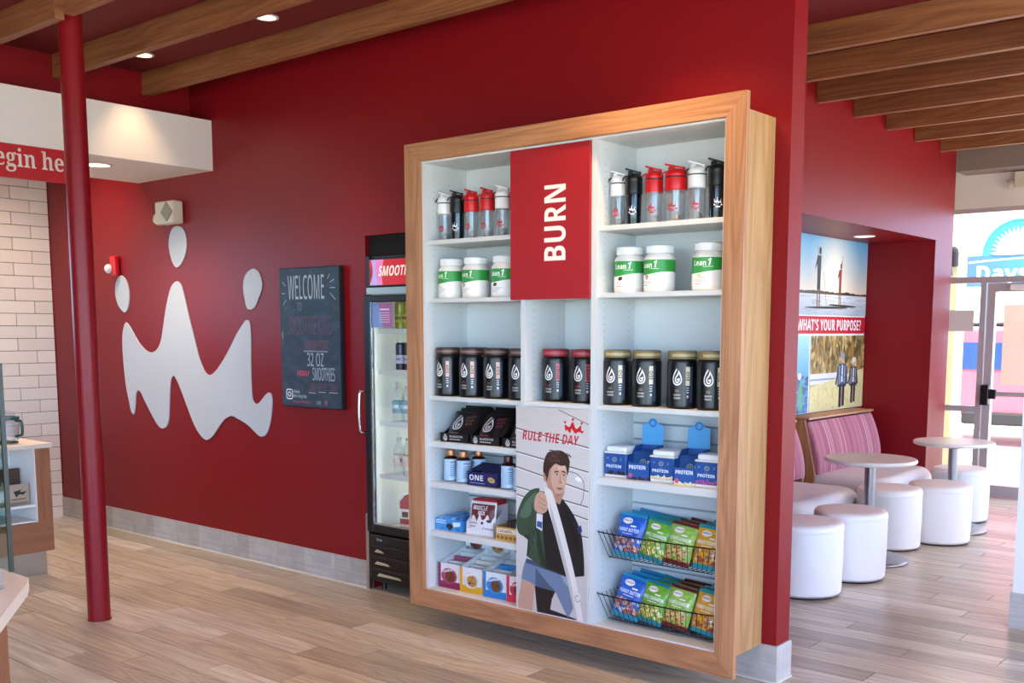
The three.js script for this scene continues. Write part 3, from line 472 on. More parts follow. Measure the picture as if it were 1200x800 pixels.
// ------------------------------------------------------------------ oak display shelf hung on the red wall
const SH = thing('display_shelf', 'large oak-framed white display shelf hung on the red wall, full of goods', 'shelf', [-0.98, 0.105, 0]);
{
  const P = (n, g, m, p = SH, l) => wpart(p, n, g, m, l);
  const ox0 = -1.952, ox1 = -0.013, oy0 = 0.106, oy1 = 2.487, ix0 = -1.85, ix1 = -0.106, iy0 = 0.198, iy1 = 2.396;
  const member = (pts, along, o) => uvm(extr(pts, 0.022, 0.002).translate(0, 0, 0.338), along, o);
  P('frame_member', member([[ox0, oy1], [ix0, iy1], [ix1, iy1], [ox1, oy1]], 'x', [0, 0.1]), M.oak);
  P('frame_member', member([[ox0, oy0], [ox1, oy0], [ix1, iy0], [ix0, iy0]], 'x', [0.7, 0.33]), M.oak);
  P('frame_member', member([[ox0, oy0], [ix0, iy0], [ix0, iy1], [ox0, oy1]], 'y', [0.2, 0.21]), M.oak);
  P('frame_member', member([[ox1, oy0], [ox1, oy1], [ix1, iy1], [ix1, iy0]], 'y', [1.1, 0.47]), M.oak);
  P('side_panel', bx(-0.09, -0.072, 0.165, 2.443, 0, 0.337, 'y'), M.oakSide); P('side_panel', bx(-1.89, -1.872, 0.165, 2.443, 0, 0.337, 'y'), M.oakSide);
  P('top_panel', bx(-1.872, -0.09, 2.425, 2.443, 0, 0.337, 'x'), M.oakSide); P('bottom_panel', bx(-1.872, -0.09, 0.165, 0.182, 0, 0.337, 'x'), M.oakSide);
  P('liner', [bx(-1.872, -1.836, 0.182, 2.425, 0.004, 0.337), bx(-0.122, -0.09, 0.182, 2.425, 0.004, 0.337), bx(-1.836, -0.122, 2.387, 2.425, 0.004, 0.337), bx(-1.836, -0.122, 0.182, 0.205, 0.004, 0.337)], M.shelfWhite);
  P('back_panel', bx(-1.836, -0.122, 0.205, 2.387, 0.004, 0.012), M.groove);
  P('back_panel', bx(-1.836, -0.122, 1.2, 2.387, 0.012, 0.024), M.shelfWhite);
  P('divider', bx(-1.199, -1.172, 0.205, 2.387, 0.012, 0.332), M.shelfWhite); P('divider', bx(-0.786, -0.757, 0.205, 2.387, 0.012, 0.332), M.shelfWhite);
  for (let i = 0; i < 13; i++) { const y = 0.207 + i * 0.0765; for (const [a, b] of [[-1.836, -1.199], [-0.757, -0.122]]) P('slat', bx(a, b, y, y + 0.066, 0.012, 0.024), M.shelfWhite); }
  for (const [y, th] of [[2.006, 0.022], [1.715, 0.022], [1.217, 0.022], [0.982, 0.03], [0.77, 0.032], [0.512, 0.032]]) P('shelf_board', bx(-1.836, -1.199, y - th, y, 0.012, 0.318, 'x', 0.002), M.shelfWhite);
  for (const [y, th] of [[2.013, 0.022], [1.72, 0.022], [1.218, 0.022], [0.888, 0.033]]) P('shelf_board', bx(-0.757, -0.122, y - th, y, 0.012, 0.318, 'x', 0.002), M.shelfWhite);
  P('shelf_board', bx(-1.172, -0.786, 1.195, 1.217, 0.012, 0.328, 'x', 0.002), M.shelfWhite); P('shelf_board', bx(-1.172, -0.786, 1.7, 1.72, 0.012, 0.31, 'x', 0.002), M.shelfWhite);
  const pins = [];
  for (const [x, s] of [[-1.836, 1], [-0.757, 1], [-1.172, 1]]) for (const z of [0.075, 0.27]) for (let y = 0.27; y < 2.36; y += 0.032) pins.push(new THREE.CylinderGeometry(0.0027, 0.0027, 0.001, 6).rotateZ(Math.PI / 2).translate(x + 0.0006 * s, y, z));
  info(P('pin_holes', pins, M.groove), null, null, null, 'stuff');
}
// red sign panel and poster
{
  const tex = canvasTex(384, 576, (g, w, h) => { g.fillStyle = '#a2151f'; g.fillRect(0, 0, w, h); g.save(); g.translate(w * .57, h * .5); g.rotate(-Math.PI / 2); g.fillStyle = '#f4efe6'; g.font = 'bold 112px sans-serif'; g.textAlign = 'center'; g.textBaseline = 'middle'; g.scale(0.98, 1.28); g.fillText('BURN', 0, 4); g.restore(); });
  const e = std(0xa2151f, 0.5);
  const t = thing('category_sign', 'red sign panel with upright white lettering BURN between the shaker shelves', 'sign', [-1.018, 1.697, 0.333]);
  mesh('panel', new THREE.BoxGeometry(0.462, 0.686, 0.016).translate(0, 0.343, 0.008), [e, e, e, e, printed(tex, 0.5), e], t);
  const pt = canvasTex(640, 1480, (g, w, h) => {
    const k = g.createLinearGradient(0, 0, w, h); k.addColorStop(0, '#c9c3bd'); k.addColorStop(.5, '#d8d4cf'); k.addColorStop(1, '#c4c0bc'); g.fillStyle = k; g.fillRect(0, 0, w, h);
    for (let i = 0; i < 500; i++) { g.fillStyle = `rgba(${rnd() > .5 ? '255,255,255' : '120,112,106'},${rr(.02, .07)})`; g.fillRect(rr(0, w), rr(0, h), rr(20, 160), rr(2, 8)); }
    const ln = (a, b, c, d, c2, lw) => { g.strokeStyle = c2; g.lineWidth = lw; g.beginPath(); g.moveTo(a, b); g.lineTo(c, d); g.stroke(); };
    for (const [y0, y1] of [[160, 258], [330, 425], [440, 560], [585, 668], [640, 755], [830, 880]]) { ln(0, y0, w, y1, '#6e6660', 9); ln(0, y0 + 9, w, y1 + 9, '#f0ece8', 6); }
    ln(380, 10, w, 100, '#8d8680', 8);
    g.strokeStyle = '#7d7772'; g.lineWidth = 6; g.beginPath(); g.moveTo(430, 440); g.quadraticCurveTo(560, 420, 600, 500); g.quadraticCurveTo(610, 610, 570, 660); g.stroke(); g.fillStyle = '#f6f3ee'; g.beginPath(); g.ellipse(556, 482, 30, 16, .2, 0, 7); g.fill();
    crown2d(g, 430, 62, 165, 105, '#d3141f');
    g.save(); g.translate(38, 238); g.fillStyle = '#c21322'; g.font = 'bold 92px sans-serif'; g.transform(.8, .018, -.16, 1, 0, 0); g.fillText('RULE THE DAY', 18, 0); g.restore();
    const poly = (c, pts) => { g.fillStyle = c; g.beginPath(); pts.forEach((p, i) => { if (!i) g.moveTo(p[0], p[1]); else if (p.length === 4) g.quadraticCurveTo(p[0], p[1], p[2], p[3]); else g.lineTo(p[0], p[1]); }); g.closePath(); g.fill(); };
    g.translate(0, 34);
    // leg and shorts
    poly('#c39c86', [[60, 1200], [40, 1300, 16, 1400], [30, 1480], [150, 1480], [165, 1330, 175, 1250]]);
    poly('#1f1d1f', [[170, 1240], [380, 1230], [330, 1330], [300, 1480], [200, 1480]]);
    poly('#222024', [[250, 1400], [560, 1440], [600, 1480], [230, 1480]]);
    poly('#6f83a0', [[95, 1068], [300, 1090, 520, 1130], [548, 1260], [545, 1340, 470, 1440], [400, 1340, 360, 1270], [180, 1260], [140, 1235, 50, 1225], [60, 1140, 95, 1068]]);
    poly('#4b5d78', [[180, 1120], [260, 1200, 360, 1268], [180, 1258]]); poly('#8fa2ba', [[400, 1130], [520, 1160], [530, 1240], [440, 1200]]); poly('#3f4f68', [[96, 1068], [520, 1125], [525, 1160], [90, 1100]]);
    // jacket
    poly('#1d1c1e', [[120, 640], [230, 560], [420, 600], [560, 720, 590, 860], [612, 1010, 610, 1120], [480, 1150], [300, 1120], [130, 1040]]);
    poly('#3a4f3c', [[215, 545], [130, 540, 60, 640], [10, 720, 0, 800], [0, 900, 60, 905], [120, 890], [96, 1050], [280, 1130], [250, 900, 240, 760]]);
    poly('#56705a', [[190, 570], [90, 620, 30, 760], [80, 800, 140, 740]]); poly('#2a3a2c', [[60, 905], [130, 890, 200, 800], [150, 960, 110, 1050], [96, 1050, 110, 930]]);
    poly('#263328', [[200, 800], [230, 950, 290, 1120], [230, 1100], [190, 960]]); for (let i = 0; i < 26; i++) { g.strokeStyle = i % 2 ? 'rgba(20,30,22,.5)' : 'rgba(96,120,98,.35)'; g.lineWidth = rr(3, 9); const x = rr(116, 200), y = rr(640, 930); g.beginPath(); g.moveTo(x, y); g.quadraticCurveTo(x + rr(-20, 30), y + 50, x + rr(-10, 50), y + rr(70, 130)); g.stroke(); } poly('#141315', [[420, 640], [520, 740, 560, 900], [575, 1000], [500, 860]]);
    // neck, head
    g.save(); g.translate(0, 42);
    poly('#b58c76', [[288, 430], [290, 560], [395, 600], [432, 520], [440, 460]]);
    poly('#d0a88f', [[262, 372], [264, 462, 318, 524], [352, 556, 392, 548], [428, 516, 446, 452], [462, 400, 456, 340], [440, 280], [290, 285]]);
    poly('#b98e77', [[262, 372], [264, 462, 318, 524], [352, 556, 380, 550], [330, 500, 318, 440], [312, 380, 330, 330], [280, 320]]);
    poly('#dfbba4', [[372, 330], [440, 322], [446, 352], [380, 356]]); poly('#dcb59d', [[392, 412], [430, 420, 440, 446], [418, 470, 396, 452]]);
    poly('#3a2620', [[258, 430], [234, 350, 262, 285], [280, 226, 350, 222], [410, 206, 452, 240], [490, 270, 476, 330], [470, 372, 456, 392], [458, 340, 440, 318], [410, 330, 380, 318], [350, 306, 328, 338], [300, 352, 296, 392], [288, 420, 280, 446]]);
    for (let i = 0; i < 46; i++) { const x = rr(268, 458), y = rr(226, 300); g.strokeStyle = ['#54392f', '#2a1a16', '#6b4a3c', '#462f27'][i % 4]; g.lineWidth = rr(3, 6); g.beginPath(); g.moveTo(x, y); g.quadraticCurveTo(x + 22, y - 14, x + rr(26, 52), y + rr(2, 26)); g.stroke(); }
    g.strokeStyle = '#38251f'; g.lineWidth = 9; for (const [a, b, c, d] of [[346, 376, 384, 370], [412, 368, 444, 374]]) { g.beginPath(); g.moveTo(a, b); g.quadraticCurveTo((a + c) / 2, b - 12, c, d); g.stroke(); }
    for (const x of [368, 428]) { g.fillStyle = '#e9dfd6'; g.beginPath(); g.ellipse(x, 392, 13, 6, 0, 0, 7); g.fill(); g.fillStyle = '#2a2120'; g.beginPath(); g.ellipse(x + 2, 391, 6, 6, 0, 0, 7); g.fill(); g.strokeStyle = '#5a3f35'; g.lineWidth = 4; g.beginPath(); g.moveTo(x - 14, 389); g.quadraticCurveTo(x, 380, x + 14, 388); g.stroke(); }
    poly('#b2856e', [[398, 388], [392, 430, 388, 446], [400, 456, 420, 448], [410, 440, 404, 420]]);
    poly('#a0625a', [[366, 484], [392, 474, 422, 482], [410, 496, 392, 497], [376, 494, 366, 484]]); g.strokeStyle = '#7c453f'; g.lineWidth = 4; g.beginPath(); g.moveTo(366, 484); g.quadraticCurveTo(394, 488, 422, 482); g.stroke();
    poly('#a98069', [[352, 520], [392, 532, 420, 508], [400, 548, 372, 548]]);
    poly('#b5886f', [[258, 382], [240, 392, 258, 446], [276, 452, 276, 420]]); g.restore();
    // white strap over the shoulder, hand
    poly('#e6e3df', [[262, 540], [290, 520, 330, 560], [400, 720, 470, 940], [560, 1200, 610, 1480], [555, 1480], [500, 1280, 430, 1060], [350, 820, 262, 610]]);
    poly('#c4c0bc', [[300, 620], [390, 840, 470, 1100], [540, 1330, 560, 1480], [552, 1480], [450, 1130], [330, 780]]);
    g.translate(0, 20);
    poly('#cda389', [[168, 640], [170, 570, 220, 545], [270, 540, 280, 600], [300, 640, 280, 680], [250, 715, 200, 700], [160, 690, 168, 640]]);
    g.strokeStyle = '#a67c66'; g.lineWidth = 6; for (const [a, b, c, d] of [[205, 585, 265, 610], [200, 620, 272, 645], [205, 655, 262, 675]]) { g.beginPath(); g.moveTo(a, b); g.lineTo(c, d); g.stroke(); }
    poly('#dfe3ea', [[190, 705], [245, 710], [240, 830], [185, 810]]); poly('#3e5d96', [[196, 760], [240, 765], [236, 812], [190, 800]]);
    poly('#2c3a6a', [[545, 770], [580, 745], [590, 790], [560, 812]]);
    poly('#e2ddd6', [[512, 1240], [540, 1200, 580, 1240], [590, 1300, 560, 1330], [575, 1400], [545, 1390], [530, 1320, 512, 1240]]); g.strokeStyle = '#9d968c'; g.lineWidth = 6; g.beginPath(); g.arc(555, 1270, 22, 0, 5); g.stroke();
  });
  const p = thing('wall_poster', 'photo poster RULE THE DAY of a dark-haired man in a green-sleeved jacket', 'poster', [-1.005, 0.205, 0.333]);
  const we = std(0xd8d4cf, 0.6); mesh('print', new THREE.BoxGeometry(0.436, 0.99, 0.006).translate(0, 0.495, 0.003), [we, we, we, we, printed(pt, 0.42), we], p);
}
// ------------------------------------------------------------------ goods
const wrap = (r, h, y, tex, arc = 5.6, o = {}) => { const g = new THREE.CylinderGeometry(r, r, h, 40, 1, true, -arc / 2, arc).translate(0, y + h / 2, 0); return [g, printed(tex, 0.4, o)]; };
function logoTex(color, bg) { return canvasTex(128, 96, (g, w, h) => { g.fillStyle = bg; g.fillRect(0, 0, w, h); crown2d(g, 44, 8, 40, 34, color); g.fillStyle = color; g.font = 'bold 15px sans-serif'; g.textAlign = 'center'; g.fillText('SMOOTHIE', 64, 60); g.fillText('KING', 64, 78); }); }
function decal(color) {                                             // small crown print as raised flat shapes on a curved body
  return CROWN.map(pts => { const g = new THREE.ShapeGeometry(shapeOf(pts.map(([x, y]) => [x * 0.016, y * 0.016]))); return g; }).concat([0, 1].map(i => new THREE.PlaneGeometry(i ? 0.018 : 0.034, 0.005).translate(0, -0.016 - i * 0.008, 0))).map(g => { const p = g.attributes.position; for (let i = 0; i < p.count; i++) { const a = p.getX(i) / 0.0345; p.setXYZ(i, Math.sin(a) * 0.0352, p.getY(i), Math.cos(a) * 0.0352); } g.computeVertexNormals(); return g; });
}
function shaker(label, capMat, bodyMat, printMat, pos, turn, s = 1) {
  const t = thing('shaker_bottle', label, 'bottle', pos, turn, 'shaker bottles on the top shelves');
  const k = new THREE.Group(); k.name = 'bottle'; const A = (n, g, m, l) => { const q = mesh(n, Array.isArray(g) ? merge(g).scale(s, 1, s) : g.scale(s, 1, s), m, t, l); return q; };
  A('cup', lathe([[0, 0.001], [0.028, 0.0], [0.031, 0.004], [0.033, 0.06], [0.0345, 0.135], [0.0345, 0.14], [0.0325, 0.136], [0.031, 0.06], [0.0285, 0.006], [0, 0.005]], 32), bodyMat);
  A('print', merge(decal()).translate(0, 0.072, 0), printMat);
  A('screw_cap', lathe([[0.0, 0.134], [0.036, 0.134], [0.0375, 0.138], [0.0375, 0.184], [0.0355, 0.187], [0.0355, 0.192], [0.0375, 0.194], [0.0375, 0.205], [0.034, 0.213], [0.026, 0.221], [0.014, 0.225], [0, 0.226]], 36), capMat);
  A('band', lathe([[0.0358, 0.1865], [0.0364, 0.188], [0.0364, 0.191], [0.0358, 0.1925]], 36), capMat === M.plasticWhite ? std(0x4a4d52, 0.4) : std(0x1b1b1d, 0.4));
  A('spout', [lathe([[0, 0.2], [0.013, 0.2], [0.0115, 0.232], [0.009, 0.236], [0, 0.236]], 16).translate(-0.016, 0, 0)], capMat);
  A('flip_lever', [bx(-0.036, 0.03, -0.003, 0.004, -0.009, 0.009, 'x', 0.002).rotateZ(-0.3).translate(-0.004, 0.236, 0), bx(0.02, 0.03, 0.208, 0.232, -0.009, 0.009, 'y', 0.002)], capMat);
  A('carry_loop', [new THREE.TorusGeometry(0.02, 0.003, 6, 24, Math.PI).rotateY(0.5).translate(-0.03, 0.195, 0.004)], capMat === M.plasticWhite ? M.black : capMat);
  A('mixer_ball', new THREE.IcosahedronGeometry(0.016, 1).translate(0.006, 0.022, 0.004), M.steel);
  return t;
}
{
  const rp = std(0xc8202a, 0.5), wp = std(0xf0f0f0, 0.5), W = M.plasticWhite, R = M.redPlastic, K = M.blackPlastic, y1 = 2.006, y2 = 2.013;
  shaker('white-capped clear shaker, leftmost on the left top shelf', W, M.clear, rp, [-1.79, y1, 0.235], 0.2);
  shaker('black shaker with open loop lid, second on the left top shelf', K, M.smoke, wp, [-1.692, y1, 0.245], 0.35);
  shaker('red-capped clear shaker right of the black one on the left top shelf', R, M.clear, rp, [-1.6, y1, 0.24], 0.1);
  shaker('red-capped clear shaker beside a white-capped one on the left top shelf', R, M.clear, rp, [-1.498, y1, 0.235], 0.1);
  shaker('white-capped clear shaker next to the BURN panel on the left top shelf', W, M.clear, rp, [-1.392, y1, 0.24], 0.3);
  shaker('red-capped shaker almost hidden behind the BURN panel edge', R, M.clear, rp, [-1.305, y1, 0.22], 0.3);
  shaker('white-capped clear shaker, leftmost on the right top shelf', W, M.clear, rp, [-0.715, y2, 0.225], 0.2);
  shaker('black shaker, second on the right top shelf beside a white cap', K, M.smoke, wp, [-0.627, y2, 0.235], 0.4);
  shaker('smaller red-capped shaker right of the black one on the right top shelf', R, M.clear, rp, [-0.518, y2, 0.24], 0.3, 1.05);
  shaker('widest red-capped shaker, fourth on the right top shelf', R, M.clear, rp, [-0.411, y2, 0.235], 0.2, 1.28);
  shaker('white-capped clear shaker right of the widest red one', W, M.clear, rp, [-0.303, y2, 0.24], 0.35, 1.05);
  shaker('black shaker at the right end of the right top shelf', K, M.smoke, wp, [-0.203, y2, 0.245], 0.6, 1.08);
}
// white protein bottles with green labels
{
  const fruit = { strawberry: (g, x, y) => { g.fillStyle = '#c4343c'; g.beginPath(); g.moveTo(x - 26, y - 20); g.quadraticCurveTo(x, y - 34, x + 26, y - 20); g.quadraticCurveTo(x + 22, y + 20, x, y + 34); g.quadraticCurveTo(x - 22, y + 20, x - 26, y - 20); g.fill(); g.fillStyle = '#f3dfe0'; g.beginPath(); g.ellipse(x + 2, y + 2, 8, 14, 0, 0, 7); g.fill(); g.fillStyle = '#4c8c3a'; g.fillRect(x - 18, y - 32, 36, 8); },
    chocolate: (g, x, y) => { g.fillStyle = '#4a231a'; for (const [a, b] of [[-14, 6], [14, 8], [0, -12], [-4, 16], [18, -6]]) { g.beginPath(); g.ellipse(x + a, y + b, 17, 14, a, 0, 7); g.fill(); } },
    vanilla: (g, x, y) => { g.fillStyle = '#e6d38e'; for (let i = 0; i < 6; i++) { g.beginPath(); g.ellipse(x + Math.cos(i) * 18, y + Math.sin(i) * 12, 16, 8, i, 0, 7); g.fill(); } g.strokeStyle = '#5b5a4a'; g.lineWidth = 5; g.beginPath(); g.moveTo(x + 10, y + 26); g.lineTo(x + 62, y + 34); g.stroke(); } };
  const tx = {}; for (const k in fruit) tx[k] = canvasTex(1024, 384, (g, w, h) => {
    g.fillStyle = '#f4f3ef'; g.fillRect(0, 0, w, h); g.fillStyle = '#2f9a3e'; g.beginPath(); g.moveTo(0, 0); g.lineTo(w, 0); g.lineTo(w, 160); for (let x = w; x >= 0; x -= 16) g.lineTo(x, 192 + 26 * Math.cos((x - 330) / 410 * Math.PI)); g.fill();
    for (const c of [470, 980, -40]) { g.fillStyle = '#f7faf5'; g.font = 'bold 104px sans-serif'; g.textAlign = 'center'; g.save(); g.translate(c, 112); g.scale(.66, 1); g.fillText('Lean', -30, 0); g.font = 'italic bold 140px sans-serif'; g.fillText('1', 128, 0); g.restore(); g.fillStyle = '#dff0d8'; g.fillRect(c + 20, 124, 110, 6); fruit[k](g, c - 20, 246); g.fillStyle = '#b9bfc4'; for (let i = 0; i < 4; i++) g.fillRect(c - 80, 296 + i * 14, 180 - i * 22, 6); g.fillStyle = '#8b9096'; g.fillRect(c - 80, 356, 80, 7); }
  });
  const make = (kind, label, pos, turn) => {
    const t = thing('protein_bottle', label, 'bottle', pos, turn, 'white protein bottles with green labels'); t.scale.set(1.07, 1, 1.07);
    mesh('bottle', lathe([[0, 0], [0.058, 0], [0.063, 0.006], [0.0645, 0.02], [0.0645, 0.135], [0.062, 0.15], [0.05, 0.164], [0.049, 0.17], [0, 0.17]], 40), std(0xf0ebe2, 0.35), t);
    const [g, m] = wrap(0.0649, 0.118, 0.02, tx[kind], 5.9); mesh('label', g, m, t);
    const lid = [lathe([[0, 0.166], [0.053, 0.166], [0.0545, 0.169], [0.0545, 0.197], [0.0515, 0.202], [0, 0.202]], 48)]; for (let i = 0; i < 40; i++) { const a = i / 40 * 6.283; lid.push(bx(-0.001, 0.001, 0.17, 0.195, 0.0535, 0.0556).rotateY(a)); }
    mesh('lid', lid, M.plasticWhite, t); return t;
  };
  make('vanilla', 'green-labelled white bottle with a yellow flower, leftmost on the left shelf', [-1.765, 1.715, 0.215], 0.0); make('strawberry', 'green-labelled white bottle with a strawberry, middle of the left shelf', [-1.592, 1.715, 0.22], 0.06); make('chocolate', 'green-labelled white bottle with chocolate, cut off by the BURN panel', [-1.4, 1.715, 0.215], 0.25);
  make('chocolate', 'green-labelled white bottle with chocolate, leftmost on the right shelf', [-0.659, 1.72, 0.215], 0.3); make('strawberry', 'green-labelled white bottle with a strawberry, in the right shelf', [-0.497, 1.72, 0.22], 0.0); make('vanilla', 'green-labelled white bottle with a yellow flower, standing apart on the right shelf', [-0.253, 1.72, 0.22], 0.3);
}
// black drop-logo jars
function dropLogo(g, x, y, s, color) {
  g.save(); g.translate(x, y); g.scale(s, s); g.strokeStyle = color; g.lineWidth = 13; g.lineCap = 'round'; g.beginPath(); g.moveTo(-6, -66); g.quadraticCurveTo(-48, -6, -44, 22); g.bezierCurveTo(-40, 72, 40, 72, 44, 22); g.quadraticCurveTo(44, -4, 16, -46); g.quadraticCurveTo(8, -20, -12, -2); g.quadraticCurveTo(-26, 20, -12, 36); g.quadraticCurveTo(10, 48, 20, 26); g.lineTo(20, 12); g.lineTo(0, 18); g.stroke(); g.restore();
}
{
  const tx = (main, second, lines) => canvasTex(1024, 384, (g, w, h) => {
    g.fillStyle = '#0c0c0e'; g.fillRect(0, 0, w, h);
    for (const c of [470, 930, 10]) {
      dropLogo(g, c, 120, 1.12, '#e9e6e2'); g.fillStyle = second; g.font = 'bold 34px sans-serif'; g.textAlign = 'center'; g.save(); g.translate(c, 256); g.scale(.8, 1); g.fillText(lines[0], 0, 0); g.fillStyle = '#d8d4cc'; g.font = 'bold 24px sans-serif'; g.fillText('PROTEIN', 0, 34); g.fillText('POWDER', 0, 62); g.restore();
      const x = c + 122; g.fillStyle = '#1d2229'; g.fillRect(x - 30, 20, 92, 340); g.fillStyle = main; g.fillRect(x - 24, 24, 48, 172); g.fillStyle = '#0c0c0e'; g.save(); g.translate(x, 110); g.rotate(-Math.PI / 2); g.font = 'bold 52px sans-serif'; g.fillText(lines[1], 0, 18); g.restore(); g.fillStyle = '#c8ccd4'; for (let i = 0; i < 3; i++) g.fillRect(x - 16, 212 + i * 22, 32, 8); g.fillRect(x - 12, 284, 22, 24); g.fillStyle = '#394557'; g.fillRect(x + 28, 24, 30, 330);
    }
  });
  const kinds = { brown: [tx('#d8a892', '#8a6a58', ['SOY', 'SOY']), std(0x3a241c, 0.45), 'brown', std(0x7c6258, 0.5)], red: [tx('#c4475a', '#a8303c', ['LEAN', 'WHEY']), std(0x8f1622, 0.45), 'red', std(0xb8505a, 0.5)], gold: [tx('#d9cfae', '#9a8a58', ['ISO', 'ISO']), std(0x7d6e48, 0.45), 'gold', std(0xb4a878, 0.5)] };
  
  const make = (kind, label, pos, turn) => {
    const t = thing('protein_jar', label, 'jar', pos, turn, 'black protein jars with a white drop emblem'); t.scale.set(1.06, 1, 1.06);
    mesh('jar', lathe([[0, 0], [0.057, 0], [0.0615, 0.006], [0.062, 0.02], [0.062, 0.195], [0.059, 0.208], [0.055, 0.216], [0, 0.216]], 40), M.blackPlastic, t);
    const [g, m] = wrap(0.0624, 0.18, 0.012, kinds[kind][0], 6.0); m.roughness = 0.3; mesh('label', g, m, t);
    const lid = [lathe([[0, 0.213], [0.0585, 0.213], [0.0595, 0.216], [0.0595, 0.244], [0.0565, 0.249], [0, 0.249]], 48)]; mesh('lid', lid, kinds[kind][1], t, kinds[kind][2] + ' lid');
    const sl = new THREE.CylinderGeometry(0.0599, 0.0599, 0.012, 24, 1, true, -0.7, 2.2).translate(0, 0.23, 0); mesh('lid_print', sl, kinds[kind][3], t);
    return t;
  };
  const ord = ['leftmost', 'second', 'third', 'fourth'];
  [-1.775, -1.607, -1.44, -1.275].forEach((x, i) => make('brown', ord[i] + ' brown-lidded black jar on the left middle shelf' + (i === 3 ? ', cut off by the divider' : ''), [x, 1.217, 0.235], 0.22 + i * 0.07));
  make('brown', 'brown-lidded black jar standing behind the two leftmost jars', [-1.72, 1.217, 0.092], 0.5);
  [-1.09, -0.918].forEach((x, i) => make('red', (i ? 'right' : 'left') + ' one of the two red-lidded black jars in the centre column', [x, 1.217, 0.2], 0.34 + i * 0.05));
  [-0.717, -0.556, -0.372, -0.222].forEach((x, i) => make('gold', ord[i] + ' gold-lidded black jar on the right middle shelf' + (i === 3 ? ', nearest the frame' : ''), [x, 1.218, 0.22], 0.36 + i * 0.05));
}
// pouch builder: pillow bag, width w, height h, bulge d; front print, back foil
function pouchGeo(w, h, d, side) {
  const nx = 12, ny = 14, g = new THREE.PlaneGeometry(w, h, nx, ny), p = g.attributes.position;
  for (let i = 0; i < p.count; i++) { const u = p.getX(i) / w * 2, v = p.getY(i) / h * 2; const b = Math.pow(Math.max(0, 1 - u * u), 0.55) * Math.pow(Math.max(0, 1 - Math.pow(Math.abs(v), 3)), 0.7) * (1 - 0.25 * v); const wr = (vn(p.getX(i) * 60 + side * 9, p.getY(i) * 50 + 7) - 0.5) * 0.004 * Math.min(1, b * 3); p.setXYZ(i, p.getX(i) * (1 - 0.05 * b), p.getY(i) + h / 2, d / 2 * b + wr + 0.0008); }
  g.computeVertexNormals(); if (side < 0) { g.rotateY(Math.PI); } return g;
}
// black pouches in counter trays, left fourth shelf
{
  const tx = c => canvasTex(256, 256, (g, w, h) => { g.fillStyle = '#121113'; g.fillRect(0, 0, w, h); dropLogo(g, 92, 120, 1.0, '#dcd2cc'); g.fillStyle = c; g.font = 'bold 30px sans-serif'; g.save(); g.translate(205, 70); g.rotate(-.25); for (let i = 0; i < 3; i++) g.fillText(['WHEY', 'PLUS', 'BAR'][i], -50, i * 32); g.restore(); g.fillStyle = c; g.fillRect(40, 206, 90, 14); });
  const tray = canvasTex(256, 64, (g, w, h) => { g.fillStyle = '#101012'; g.fillRect(0, 0, w, h); dropLogo(g, 46, 32, .36, '#e8e8e8'); g.fillStyle = '#c8c8c8'; g.font = 'bold 22px sans-serif'; g.fillText('GLADIATOR', 84, 30); g.fillRect(84, 40, 100, 6); });
  const make = (x, label, c) => {
    const t = thing('pouch_tray', label, 'snack tray', [x, 0.982, 0.2], 0.06, 'black counter trays of pouches on the left fourth shelf');
    const W = 0.185; const k = std(0x101012, 0.45), fr = printed(tray, 0.4);
    mesh('tray', [bx(-W / 2, W / 2, 0, 0.003, -0.12, 0.09), bx(-W / 2, -W / 2 + 0.002, 0, 0.045, -0.12, 0.09), bx(W / 2 - 0.002, W / 2, 0, 0.045, -0.12, 0.09), extr([[-0.12, 0.04], [0.07, 0.04], [-0.12, 0.14]], 0.002).rotateY(-Math.PI / 2).translate(-W / 2 + 0.002, 0, 0), extr([[-0.12, 0.04], [0.07, 0.04], [-0.12, 0.14]], 0.002).rotateY(-Math.PI / 2).translate(W / 2, 0, 0), bx(-W / 2, W / 2, 0, 0.17, -0.122, -0.12)], k, t);
    mesh('tray_front', new THREE.BoxGeometry(W, 0.046, 0.002).translate(0, 0.023, 0.09), [k, k, k, k, fr, k], t);
    const pm = printed(tx(c), 0.3);
    for (let i = 0; i < 3; i++) { const b = new THREE.Group(); b.name = 'pouch'; b.position.set(0, 0.008 + i * 0.006, 0.06 - i * 0.05); b.rotation.x = -0.6 + i * 0.08; t.add(b); mesh('front_foil', pouchGeo(W - 0.012, 0.172, 0.05, 1), pm, b); mesh('back_foil', pouchGeo(W - 0.012, 0.172, 0.05, -1), M.black, b); }
  };
  make(-1.69, 'black tray of pouches with brown print, leftmost on its shelf', '#8a5a4a'); make(-1.478, 'black tray of pouches with dark red print, middle of its shelf', '#8c2f44'); make(-1.262, 'black tray of pouches with greenish print, cut off by the poster', '#87906a');
}
